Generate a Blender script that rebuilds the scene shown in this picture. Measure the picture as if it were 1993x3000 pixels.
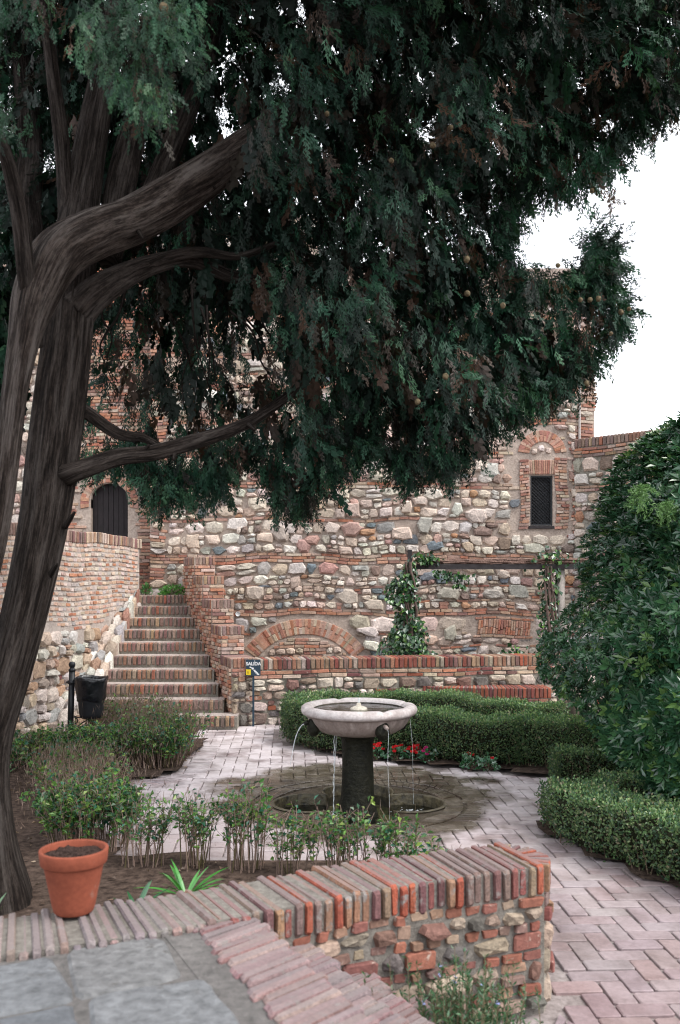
import bpy, math, random
import numpy as np

for o in list(bpy.data.objects):
    bpy.data.objects.remove(o)
S = bpy.context.scene
COL = S.collection
random.seed(7)
R = np.random.default_rng(7)

# ------------------------------------------------------------------ camera, world, sun, exposure
CAMH = 2.15
FPX = 2700.0
cam = bpy.data.cameras.new('camera')
camo = bpy.data.objects.new('camera', cam)
COL.objects.link(camo)
camo.location = (0, 0, CAMH)
camo.rotation_euler = (math.radians(90), 0, 0)
cam.sensor_fit = 'VERTICAL'
cam.sensor_height = 36.0
cam.lens = 36.0 * FPX / 3000.0
cam.shift_y = 195.0 / 3000.0
cam.clip_start = 0.1
cam.clip_end = 500
cam.dof.use_dof = True
cam.dof.focus_distance = 11.5
cam.dof.aperture_fstop = 2.8
S.camera = camo

W = bpy.data.worlds.new('World')
S.world = W
W.use_nodes = True
nt = W.node_tree
bg = nt.nodes['Background']
sky = nt.nodes.new('ShaderNodeTexSky')
sky.sky_type = 'NISHITA'
sky.sun_disc = False
SUN_EL, SUN_ROT = math.radians(50), math.radians(115)
sky.sun_elevation = SUN_EL
sky.sun_rotation = SUN_ROT
sky.air_density = 1.0
sky.dust_density = 4.0
mixw = nt.nodes.new('ShaderNodeMix')
mixw.data_type = 'RGBA'
mixw.inputs[0].default_value = 0.80          # a closed, even cloud cover over the clear sky
mixw.inputs[7].default_value = (11.6, 11.9, 12.4, 1)
nt.links.new(sky.outputs[0], mixw.inputs[6])
nt.links.new(mixw.outputs[2], bg.inputs['Color'])
bg.inputs['Strength'].default_value = 0.085

sl = bpy.data.lights.new('sun', 'SUN')
sl.energy = 1.5
sl.angle = math.radians(30)
sl.color = (1.0, 0.96, 0.9)
slo = bpy.data.objects.new('sun', sl)
COL.objects.link(slo)
# sun stands behind and to the right of the camera
az = SUN_ROT
sd = np.array([math.sin(az) * math.cos(SUN_EL), math.cos(az) * math.cos(SUN_EL), math.sin(SUN_EL)])
from mathutils import Vector
slo.rotation_euler = Vector(sd).to_track_quat('Z', 'Y').to_euler()
slo.location = (4, -4, 14)

S.view_settings.view_transform = 'Standard'
S.view_settings.look = 'None'
S.view_settings.gamma = 1
S.view_settings.exposure = 1.25
S.view_settings.use_curve_mapping = False
S.render.engine = 'CYCLES'
S.cycles.filter_width = 1.1
S.cycles.max_bounces = 6
S.cycles.transparent_max_bounces = 12

# ------------------------------------------------------------------ helpers
WL = {}


def P(px, py, D):
    """point at depth D whose direction is that of a picture point (photo measured at 1568 wide)"""
    k = 1993.0 / 1568.0
    return np.array([(px * k - 996.5) * D / FPX, D, CAMH - (py * k - 1695.0) * D / FPX])


def wl(o):
    return WL.get(o.name, np.zeros(3)) if o is not None else np.zeros(3)


def tag(o, label=None, cat=None, group=None, kind=None):
    if label: o['label'] = label
    if cat: o['category'] = cat
    if group: o['group'] = group
    if kind: o['kind'] = kind
    return o


def thing(name, loc, label, cat, group=None):
    o = bpy.data.objects.new(name, None)
    COL.objects.link(o)
    o.empty_display_size = 0.1
    o.location = loc
    WL[o.name] = np.array(loc, float)
    return tag(o, label, cat, group)


def mesh(name, V, F, mat, parent=None, col=None, smooth=False, uv=None, kind=None):
    V = np.asarray(V, float)
    if isinstance(F, np.ndarray):
        m, k = F.shape
        flat = F.ravel().astype(np.int32)
        starts = (np.arange(m) * k).astype(np.int32)
    else:
        cnt = np.array([len(f) for f in F])
        flat = np.fromiter((i for f in F for i in f), np.int32)
        starts = np.concatenate([[0], np.cumsum(cnt)[:-1]]).astype(np.int32)
        m = len(F)
    c = 0.5 * (V.min(0) + V.max(0))
    c[2] = V[:, 2].min()
    Vl = (V - c).astype(np.float32)
    me = bpy.data.meshes.new(name)
    me.vertices.add(len(V))
    me.vertices.foreach_set('co', Vl.ravel())
    me.loops.add(len(flat))
    me.loops.foreach_set('vertex_index', flat)
    me.polygons.add(m)
    me.polygons.foreach_set('loop_start', starts)
    me.update(calc_edges=True)
    me.polygons.foreach_set('use_smooth', np.full(m, smooth, dtype=bool))
    if col is not None:
        col = np.asarray(col, float)
        if col.ndim == 1:
            col = np.tile(col, (len(V), 1))
        a = me.color_attributes.new('Col', 'FLOAT_COLOR', 'POINT')
        rgba = np.ones((len(V), 4), np.float32)
        rgba[:, :3] = col
        a.data.foreach_set('color', rgba.ravel())
    if uv is not None:
        u = me.uv_layers.new(name='UVMap')
        u.data.foreach_set('uv', np.asarray(uv, np.float32)[flat].ravel())
    me.materials.append(mat)
    o = bpy.data.objects.new(name, me)
    COL.objects.link(o)
    if parent is not None:
        o.parent = parent
    o.location = c - wl(parent)
    WL[o.name] = c
    if kind: o['kind'] = kind
    return o


class MB:
    """collects geometry for one mesh"""
    def __init__(s):
        s.V, s.F, s.C, s.n = [], [], [], 0

    def add(s, V, F, col=None):
        V = np.asarray(V, float)
        s.V.append(V)
        n = s.n
        s.F += [tuple(int(i) + n for i in f) for f in F]
        if col is not None:
            s.C.append(np.tile(np.asarray(col, float), (len(V), 1)) if np.ndim(col) == 1 else col)
        s.n += len(V)
        return s

    def box(s, x0, x1, y0, y1, z0, z1, col=None):
        V = [(x, y, z) for z in (z0, z1) for y in (y0, y1) for x in (x0, x1)]
        return s.add(V, BOXF, col)

    def tube(s, pts, rad, seg=8, col=None, caps=True):
        V, F = tube_geo(pts, rad, seg, caps)
        return s.add(V, F, col)

    def build(s, name, mat, parent=None, smooth=False, kind=None):
        return mesh(name, np.concatenate(s.V), s.F, mat, parent, np.concatenate(s.C) if s.C else None, smooth, kind=kind)


BOXF = [(0, 2, 3, 1), (4, 5, 7, 6), (0, 1, 5, 4), (2, 6, 7, 3), (0, 4, 6, 2), (1, 3, 7, 5)]


def catmull(pts, n):
    pts = np.asarray(pts, float)
    Q = np.vstack([2 * pts[0] - pts[1], pts, 2 * pts[-1] - pts[-2]])
    out = []
    for i in range(len(pts) - 1):
        p0, p1, p2, p3 = Q[i:i + 4]
        for t in np.linspace(0, 1, n, endpoint=False):
            out.append(0.5 * ((2 * p1) + (-p0 + p2) * t + (2 * p0 - 5 * p1 + 4 * p2 - p3) * t * t + (-p0 + 3 * p1 - 3 * p2 + p3) * t ** 3))
    out.append(pts[-1])
    return np.array(out)


def tube_geo(pts, rad, seg=8, caps=True, lump=None):
    pts = np.asarray(pts, float)
    n = len(pts)
    rad = np.full(n, rad, float) if np.ndim(rad) == 0 else np.asarray(rad, float)
    T = np.gradient(pts, axis=0)
    T /= np.linalg.norm(T, axis=1)[:, None] + 1e-9
    ref = np.array([0, 1.0, 0]) if abs(T[0][1]) < 0.9 else np.array([1.0, 0, 0])
    V = []
    th = np.arange(seg) / seg * 2 * np.pi
    for i in range(n):
        a = ref - T[i] * ref.dot(T[i]); a /= np.linalg.norm(a) + 1e-9
        b = np.cross(T[i], a)
        ref = a
        r = rad[i] * (lump[i] if lump is not None else 1.0)
        V.append(pts[i] + (np.cos(th)[:, None] * a + np.sin(th)[:, None] * b) * (r[:, None] if np.ndim(r) else r))
    V = np.concatenate(V)
    F = []
    for i in range(n - 1):
        for j in range(seg):
            k = (j + 1) % seg
            F.append((i * seg + j, i * seg + k, (i + 1) * seg + k, (i + 1) * seg + j))
    if caps:
        F.append(tuple(range(seg - 1, -1, -1)))
        F.append(tuple((n - 1) * seg + j for j in range(seg)))
    return V, F


def lathe(prof, seg=48, cx=0, cy=0, wob=None):
    prof = np.asarray(prof, float)
    th = np.arange(seg) / seg * 2 * np.pi
    V = []
    for r, z in prof:
        rr = r * (1 + (wob(th, z) if wob else 0))
        V.append(np.stack([cx + rr * np.cos(th), cy + rr * np.sin(th), np.full(seg, z)], 1))
    V = np.concatenate(V)
    F = []
    for i in range(len(prof) - 1):
        for j in range(seg):
            k = (j + 1) % seg
            F.append((i * seg + j, i * seg + k, (i + 1) * seg + k, (i + 1) * seg + j))
    return V, F


# ------------------------------------------------------------------ materials
def base_mat(name):
    m = bpy.data.materials.new(name)
    m.use_nodes = True
    t = m.node_tree
    return m, t, t.nodes['Principled BSDF']


def N(t, kind, **kw):
    n = t.nodes.new(kind)
    for k, v in kw.items():
        setattr(n, k, v)
    return n


def noise(t, scale, detail=4, rough=0.55, vec=None):
    n = N(t, 'ShaderNodeTexNoise')
    n.inputs['Scale'].default_value = scale
    n.inputs['Detail'].default_value = detail
    n.inputs['Roughness'].default_value = rough
    if vec is not None:
        t.links.new(vec, n.inputs['Vector'])
    return n


def ramp(t, src, stops):
    r = N(t, 'ShaderNodeValToRGB')
    el = r.color_ramp.elements
    while len(el) < len(stops):
        el.new(0.5)
    for e, (p, c) in zip(el, stops):
        e.position = p
        e.color = (*c, 1) if len(c) == 3 else c
    t.links.new(src, r.inputs[0])
    return r


def mixc(t, mode, fac, a, b):
    m = N(t, 'ShaderNodeMix', data_type='RGBA', blend_type=mode)
    for i, v in ((0, fac), (6, a), (7, b)):
        if hasattr(v, 'type') and hasattr(v, 'is_linked'):
            t.links.new(v, m.inputs[i])
        elif i == 0:
            m.inputs[0].default_value = v
        else:
            m.inputs[i].default_value = (*v, 1)
    return m.outputs[2]


def bump(t, bs, src, strength, dist):
    b = N(t, 'ShaderNodeBump')
    b.inputs['Strength'].default_value = strength
    b.inputs['Distance'].default_value = dist
    t.links.new(src, b.inputs['Height'])
    t.links.new(b.outputs[0], bs.inputs['Normal'])


def worldpos(t):
    return N(t, 'ShaderNodeNewGeometry').outputs['Position']


def mat_masonry(name, rough=0.85, grain=60, contrast=0.5, bstr=0.6, bdist=0.006, spots=None, spec=0.3, big=3.0, dust=None):
    """the colour of each piece is stored on it; the nodes add grain, mottling and relief"""
    m, t, b = base_mat(name)
    a = N(t, 'ShaderNodeAttribute', attribute_name='Col')
    pos = worldpos(t)
    n1 = noise(t, grain, 6, 0.65, pos)
    n2 = noise(t, big * 3, 4, 0.6, pos)
    lo = 1 - contrast * 0.75
    r1 = ramp(t, n1.outputs[0], [(0.3, (lo,) * 3), (0.7, (1 + contrast * 0.55,) * 3)])
    r2 = ramp(t, n2.outputs[0], [(0.3, (0.78, 0.77, 0.76)), (0.7, (1.15, 1.14, 1.12))])
    c = mixc(t, 'MULTIPLY', 1.0, a.outputs['Color'], r1.outputs[0])
    c = mixc(t, 'MULTIPLY', 1.0, c, r2.outputs[0])
    if spots:
        n3 = noise(t, spots[1], 5, 0.7, pos)
        r3 = ramp(t, n3.outputs[0], [(spots[2], (0, 0, 0)), (spots[2] + 0.12, (1, 1, 1))])
        c = mixc(t, 'MIX', r3.outputs[0], c, spots[0])
    if dust:
        sp = N(t, 'ShaderNodeSeparateXYZ')
        t.links.new(N(t, 'ShaderNodeNewGeometry').outputs['True Normal'], sp.inputs[0])
        mr = N(t, 'ShaderNodeMapRange'); mr.inputs[1].default_value = 0.75; mr.inputs[2].default_value = 0.95; mr.inputs[4].default_value = dust[1]
        t.links.new(sp.outputs[2], mr.inputs[0])
        c = mixc(t, 'MIX', mr.outputs[0], c, dust[0])
    t.links.new(c, b.inputs['Base Color'])
    b.inputs['Roughness'].default_value = rough
    b.inputs['Specular IOR Level'].default_value = spec
    bump(t, b, n1.outputs[0], bstr, bdist)
    return m


def mat_plain(name, col, rough=0.6, metal=0.0, var=0.25, grain=40, bstr=0.2, bdist=0.003, spec=0.4, col2=None):
    m, t, b = base_mat(name)
    pos = worldpos(t)
    n1 = noise(t, grain, 5, 0.6, pos)
    c2 = col2 or tuple(min(1, c * (1 + var)) for c in col)
    r1 = ramp(t, n1.outputs[0], [(0.3, tuple(c * (1 - var) for c in col)), (0.7, c2)])
    t.links.new(r1.outputs[0], b.inputs['Base Color'])
    b.inputs['Roughness'].default_value = rough
    b.inputs['Metallic'].default_value = metal
    b.inputs['Specular IOR Level'].default_value = spec
    bump(t, b, n1.outputs[0], bstr, bdist)
    return m


def mat_leaf(name, rough=0.45, transl=0.18, spec=0.45):
    m, t, b = base_mat(name)
    a = N(t, 'ShaderNodeAttribute', attribute_name='Col')
    t.links.new(a.outputs['Color'], b.inputs['Base Color'])
    b.inputs['Roughness'].default_value = rough
    b.inputs['Specular IOR Level'].default_value = spec
    tr = N(t, 'ShaderNodeBsdfTranslucent')
    c = mixc(t, 'MULTIPLY', 1.0, a.outputs['Color'], (1.3, 1.6, 0.7))
    t.links.new(c, tr.inputs['Color'])
    mx = N(t, 'ShaderNodeMixShader')
    mx.inputs[0].default_value = transl
    t.links.new(b.outputs[0], mx.inputs[1])
    t.links.new(tr.outputs[0], mx.inputs[2])
    t.links.new(mx.outputs[0], t.nodes['Material Output'].inputs['Surface'])
    return m


def mat_mortar(name, c1, c2, grain=25):
    m, t, b = base_mat(name)
    pos = worldpos(t)
    n1 = noise(t, grain, 8, 0.7, pos)
    n2 = noise(t, 2.2, 4, 0.6, pos)
    r = ramp(t, n1.outputs[0], [(0.3, c1), (0.7, c2)])
    r2 = ramp(t, n2.outputs[0], [(0.3, (0.75, 0.73, 0.72)), (0.7, (1.12, 1.1, 1.08))])
    c = mixc(t, 'MULTIPLY', 1.0, r.outputs[0], r2.outputs[0])
    t.links.new(c, b.inputs['Base Color'])
    b.inputs['Roughness'].default_value = 0.95
    b.inputs['Specular IOR Level'].default_value = 0.15
    bump(t, b, n1.outputs[0], 1.0, 0.02)
    return m


M_STONE = mat_masonry('rubble_stone', 0.88, 38, 0.55, 0.9, 0.012, spots=((0.10, 0.09, 0.08), 22, 0.66))
M_BRICK = mat_masonry('wall_brick', 0.9, 45, 0.4, 0.7, 0.006, spots=((0.50, 0.42, 0.36), 16, 0.60))
M_BRICKD = mat_masonry('worn_brick', 0.85, 55, 0.45, 0.7, 0.006, spots=((0.42, 0.39, 0.36), 12, 0.66))
M_COPE = mat_masonry('weathered_coping', 0.85, 70, 0.55, 0.8, 0.006, spots=((0.215, 0.20, 0.19), 15, 0.55), dust=((0.20, 0.165, 0.165), 0.6))
M_MORT = mat_mortar('lime_mortar', (0.33, 0.27, 0.235), (0.56, 0.475, 0.42))
M_MORTG = mat_mortar('grey_mortar', (0.20, 0.19, 0.165), (0.40, 0.38, 0.335))
M_MORTT = mat_mortar('terrace_mortar', (0.10, 0.098, 0.096), (0.20, 0.19, 0.187))
M_MORTL = mat_mortar('low_wall_mortar', (0.13, 0.12, 0.108), (0.28, 0.265, 0.242))
M_TREAD = mat_mortar('worn_tread', (0.36, 0.31, 0.29), (0.58, 0.52, 0.49))
M_LEAF = mat_leaf('boxwood_leaf', 0.4, 0.15, 0.5)
M_GLOSS = mat_leaf('glossy_leaf', 0.25, 0.08, 0.75)
M_NEEDLE = mat_leaf('cypress_spray', 0.55, 0.12, 0.3)
M_STEM = mat_masonry('twig_bark', 0.9, 60, 0.4, 0.4, 0.003)
M_IRON = mat_plain('black_iron', (0.012, 0.014, 0.018), 0.45, 0.0, 0.3, 30, 0.1, 0.002, 0.5)
M_BAG = mat_plain('black_plastic_bag', (0.008, 0.009, 0.012), 0.22, 0, 0.2, 14, 0.5, 0.02, 0.6)
M_SIGN = mat_plain('slate_paint', (0.022, 0.048, 0.075), 0.5, 0, 0.12, 30, 0.05, 0.001)
M_WHITE = mat_plain('white_paint', (0.78, 0.8, 0.82), 0.6, 0, 0.05, 30, 0.05, 0.001)
M_YELL = mat_plain('yellow_sticker', (0.80, 0.58, 0.02), 0.5, 0, 0.06, 30, 0.05, 0.001)
M_SOIL = mat_plain('bed_soil', (0.060, 0.040, 0.032), 0.95, 0, 0.6, 18, 1.0, 0.03, 0.1, col2=(0.12, 0.085, 0.068))
M_SOILP = mat_plain('potting_soil', (0.028, 0.018, 0.015), 0.95, 0, 0.6, 90, 1.0, 0.01, 0.1, col2=(0.07, 0.045, 0.038))
M_WOOD = mat_plain('dark_door_wood', (0.012, 0.008, 0.010), 0.7, 0, 0.4, 12, 0.3, 0.004)
M_BEAM = mat_plain('weathered_beam', (0.035, 0.03, 0.032), 0.8, 0, 0.4, 14, 0.5, 0.01)
M_STRAW = mat_plain('dry_vine_stems', (0.23, 0.15, 0.125), 0.95, 0, 0.5, 40, 1.0, 0.02, 0.1)
M_TERRA = mat_masonry('terracotta', 0.85, 50, 0.22, 0.25, 0.003, spots=((0.26, 0.17, 0.135), 6, 0.60), spec=0.2, big=2.0)


def mat_bark(name='cypress_bark', k=1.0):
    m, t, b = base_mat(name)
    uv = N(t, 'ShaderNodeUVMap', uv_map='UVMap')
    mp = N(t, 'ShaderNodeMapping')
    mp.inputs['Scale'].default_value = (80, 4.5, 1)
    t.links.new(uv.outputs[0], mp.inputs['Vector'])
    n1 = noise(t, 1.0, 8, 0.68, mp.outputs[0])
    n1.inputs['Distortion'].default_value = 0.35
    mp2 = N(t, 'ShaderNodeMapping')
    mp2.inputs['Scale'].default_value = (20, 1.7, 1)
    t.links.new(uv.outputs[0], mp2.inputs['Vector'])
    n2 = noise(t, 1.0, 5, 0.6, mp2.outputs[0])
    n2.inputs['Distortion'].default_value = 0.5
    mp3 = N(t, 'ShaderNodeMapping')
    mp3.inputs['Scale'].default_value = (60, 22, 1)
    t.links.new(uv.outputs[0], mp3.inputs['Vector'])
    n3 = noise(t, 1.0, 5, 0.7, mp3.outputs[0])
    ad = N(t, 'ShaderNodeMath', operation='MULTIPLY_ADD')
    t.links.new(n2.outputs[0], ad.inputs[0]); ad.inputs[1].default_value = 0.9
    t.links.new(n1.outputs[0], ad.inputs[2])
    ad2 = N(t, 'ShaderNodeMath', operation='MULTIPLY_ADD')
    t.links.new(n3.outputs[0], ad2.inputs[0]); ad2.inputs[1].default_value = 0.35
    t.links.new(ad.outputs[0], ad2.inputs[2])
    r = ramp(t, ad2.outputs[0], [(0.88 / 1.8, (0.006 * k, 0.0045 * k, 0.004 * k)), (1.06 / 1.8, (0.030 * k, 0.0245 * k, 0.0220 * k)), (1.30 / 1.8, (0.108 * k, 0.092 * k, 0.084 * k))])
    dv = N(t, 'ShaderNodeMath', operation='DIVIDE')
    t.links.new(ad2.outputs[0], dv.inputs[0]); dv.inputs[1].default_value = 1.8
    t.links.new(dv.outputs[0], r.inputs[0])
    r2 = ramp(t, n2.outputs[0], [(0.35, (0.88, 0.77, 0.70)), (0.65, (1.05, 1.05, 1.05))])
    c = mixc(t, 'MULTIPLY', 1.0, r.outputs[0], r2.outputs[0])
    t.links.new(c, b.inputs['Base Color'])
    b.inputs['Roughness'].default_value = 0.9
    b.inputs['Specular IOR Level'].default_value = 0.15
    bump(t, b, ad2.outputs[0], 1.0, 0.05)
    return m


M_BARK = mat_bark('cypress_bark', 0.8)
M_BARKW = mat_bark('weathered_cypress_bark', 1.45)
FX, FY = 0.18, 8.85      # fountain axis


def wet_mask(t):
    """damp ground round the basin: ragged patch with a shape of its own"""
    pos = worldpos(t)
    sub = N(t, 'ShaderNodeVectorMath', operation='SUBTRACT')
    t.links.new(pos, sub.inputs[0]); sub.inputs[1].default_value = (FX + 0.02, FY + 0.22, 0)
    mul = N(t, 'ShaderNodeVectorMath', operation='MULTIPLY')
    t.links.new(sub.outputs[0], mul.inputs[0]); mul.inputs[1].default_value = (0.86, 0.80, 0)
    ln = N(t, 'ShaderNodeVectorMath', operation='LENGTH')
    t.links.new(mul.outputs[0], ln.inputs[0])
    n = noise(t, 1.7, 5, 0.6, pos)
    ad = N(t, 'ShaderNodeMath', operation='MULTIPLY_ADD')
    t.links.new(n.outputs[0], ad.inputs[0]); ad.inputs[1].default_value = 1.7
    t.links.new(ln.outputs['Value'], ad.inputs[2])
    r = ramp(t, ad.outputs[0], [(0.0, (1, 1, 1)), (0.5, (1, 1, 1)), (0.75, (0, 0, 0))])
    mr = N(t, 'ShaderNodeMapRange')
    mr.inputs[1].default_value = 1.98; mr.inputs[2].default_value = 2.25
    mr.inputs[3].default_value = 1.0; mr.inputs[4].default_value = 0.0
    t.links.new(ad.outputs[0], mr.inputs[0])
    t.nodes.remove(r)
    return mr.outputs[0], pos


def mat_paving(name, mortar=False):
    m, t, b = base_mat(name)
    wet, pos = wet_mask(t)
    n1 = noise(t, 30, 6, 0.65, pos)
    n2 = noise(t, 1.3, 4, 0.6, pos)
    if mortar:
        r = ramp(t, n1.outputs[0], [(0.3, (0.15, 0.125, 0.12)), (0.7, (0.33, 0.29, 0.285))])
        c = r.outputs[0]
    else:
        a = N(t, 'ShaderNodeAttribute', attribute_name='Col')
        r1 = ramp(t, n1.outputs[0], [(0.3, (0.8,) * 3), (0.7, (1.18,) * 3)])
        c = mixc(t, 'MULTIPLY', 1.0, a.outputs['Color'], r1.outputs[0])
        r2 = ramp(t, n2.outputs[0], [(0.30, (0, 0, 0)), (0.52, (1, 1, 1))])
        f = N(t, 'ShaderNodeMath', operation='MULTIPLY')
        t.links.new(r2.outputs[0], f.inputs[0]); f.inputs[1].default_value = 0.95
        sp = N(t, 'ShaderNodeSeparateXYZ'); t.links.new(pos, sp.inputs[0])
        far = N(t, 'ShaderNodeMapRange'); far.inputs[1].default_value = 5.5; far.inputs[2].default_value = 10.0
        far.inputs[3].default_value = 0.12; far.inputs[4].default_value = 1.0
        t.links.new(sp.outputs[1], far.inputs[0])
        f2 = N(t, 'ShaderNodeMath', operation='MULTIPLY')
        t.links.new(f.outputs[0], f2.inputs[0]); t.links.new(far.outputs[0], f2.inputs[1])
        c = mixc(t, 'MIX', f2.outputs[0], c, (0.56, 0.51, 0.525))      # pale patches over the bricks, stronger towards the far side
    r3 = ramp(t, noise(t, 5, 4, 0.6, pos).outputs[0], [(0.35, (0.15, 0.13, 0.085)), (0.65, (0.36, 0.345, 0.28))])
    cw = mixc(t, 'MULTIPLY', 1.0, c, r3.outputs[0])
    c = mixc(t, 'MIX', wet, c, cw)
    rd = ramp(t, noise(t, 2.6, 6, 0.7, pos).outputs[0], [(0.34, (0.74, 0.71, 0.685)), (0.58, (1.10, 1.09, 1.085))])
    c = mixc(t, 'MULTIPLY', 1.0, c, rd.outputs[0])
    t.links.new(c, b.inputs['Base Color'])
    rr = N(t, 'ShaderNodeMapRange')
    rr.inputs[3].default_value = 0.62; rr.inputs[4].default_value = 0.22
    t.links.new(wet, rr.inputs[0])
    t.links.new(rr.outputs[0], b.inputs['Roughness'])
    b.inputs['Specular IOR Level'].default_value = 0.5
    bump(t, b, n1.outputs[0], 0.5, 0.005)
    return m


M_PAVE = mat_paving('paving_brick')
M_PAVEM = mat_paving('paving_joint', True)

# ------------------------------------------------------------------ masonry
BRICKS = [((0.43, 0.19, 0.125), 3), ((0.46, 0.255, 0.185), 6), ((0.48, 0.32, 0.25), 6), ((0.36, 0.175, 0.135), 3),
          ((0.48, 0.375, 0.30), 4), ((0.53, 0.43, 0.37), 3), ((0.28, 0.165, 0.14), 1.5), ((0.40, 0.29, 0.24), 2)]
BRICKS_RED = [((0.29, 0.095, 0.06), 3), ((0.23, 0.075, 0.06), 4), ((0.17, 0.068, 0.066), 4), ((0.31, 0.16, 0.11), 4),
              ((0.31, 0.21, 0.15), 3), ((0.21, 0.125, 0.11), 4), ((0.38, 0.31, 0.26), 2)]
BRICKS_STEP = [((0.31, 0.17, 0.125), 3), ((0.26, 0.175, 0.15), 5), ((0.33, 0.24, 0.20), 4), ((0.23, 0.165, 0.15), 4),
               ((0.34, 0.14, 0.095), 1), ((0.35, 0.24, 0.165), 2), ((0.23, 0.13, 0.125), 2)]
STONES = [((0.62, 0.545, 0.49), 8), ((0.58, 0.475, 0.41), 7), ((0.50, 0.40, 0.33), 4), ((0.38, 0.36, 0.34), 3),
          ((0.17, 0.20, 0.22), 1.6), ((0.24, 0.18, 0.155), 1.6), ((0.44, 0.25, 0.155), .8), ((0.42, 0.27, 0.235), 2),
          ((0.62, 0.585, 0.54), 4), ((0.42, 0.385, 0.33), 2)]
STONES_WARM = [((0.50, 0.40, 0.325), 5), ((0.42, 0.29, 0.215), 3), ((0.55, 0.50, 0.455), 5), ((0.38, 0.25, 0.18), 2),
               ((0.34, 0.28, 0.24), 2), ((0.34, 0.185, 0.15), 1.5), ((0.37, 0.38, 0.385), 2), ((0.62, 0.60, 0.57), 4)]
BRICKS_COPE = [((0.29, 0.082, 0.05), 3), ((0.19, 0.07, 0.062), 4), ((0.14, 0.068, 0.072), 3), ((0.25, 0.14, 0.092), 3), ((0.23, 0.165, 0.115), 2.5), ((0.19, 0.13, 0.115), 4), ((0.34, 0.285, 0.24), .8)]
STONES_DARK = [((0.30, 0.25, 0.21), 4), ((0.38, 0.31, 0.25), 4), ((0.16, 0.15, 0.145), 3), ((0.20, 0.15, 0.125), 3),
               ((0.24, 0.14, 0.12), 2), ((0.46, 0.39, 0.32), 3)]


def pick(pal):
    c = random.choices([p[0] for p in pal], [p[1] for p in pal])[0]
    k = random.uniform(0.84, 1.16)
    return np.array([min(0.7, v * k * random.uniform(0.95, 1.05)) for v in c])


def piece_geo(out, w0, w1, bev, inset, dome, rough=0.0):
    out = np.asarray(out, float)
    n = len(out)
    c = out.mean(0)
    inn = c + (out - c) * (1 - inset)
    z = lambda w: np.full((n, 1), w)
    V = np.vstack([np.hstack([out, z(w0)]), np.hstack([out, z(w1 - bev)]),
                   np.hstack([inn, z(w1) + (R.uniform(-rough, rough, (n, 1)) if rough else 0)]), [[c[0], c[1], w1 + dome]]])
    F = []
    for j in range(n):
        k = (j + 1) % n
        F += [(j, k, n + k, n + j), (n + j, n + k, 2 * n + k, 2 * n + j), (2 * n + j, 2 * n + k, 3 * n)]
    return V, F


def rect_out(u0, u1, v0, v1, j=0.004, ch=0.15):
    h = min(u1 - u0, v1 - v0) * ch
    p = np.array([(u0 + h, v0), (u1 - h, v0), (u1, v0 + h), (u1, v1 - h), (u1 - h, v1), (u0 + h, v1), (u0, v1 - h), (u0, v0 + h)])
    return p + R.uniform(-j, j, p.shape)


def stone_out(u0, u1, v0, v1):
    n = random.choice((6, 7, 8, 9))
    a, b = (u1 - u0) / 2, (v1 - v0) / 2
    th = (np.arange(n) + R.uniform(-0.34, 0.34, n)) / n * 2 * np.pi
    e = random.uniform(2.6, 8.0)
    c, s = np.cos(th), np.sin(th)
    r = (np.abs(c) ** e + np.abs(s) ** e) ** (-1 / e) * R.uniform(0.86, 1.10, n)
    return np.stack([(u0 + u1) / 2 + a * r * c, (v0 + v1) / 2 + b * r * s], 1)


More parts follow.
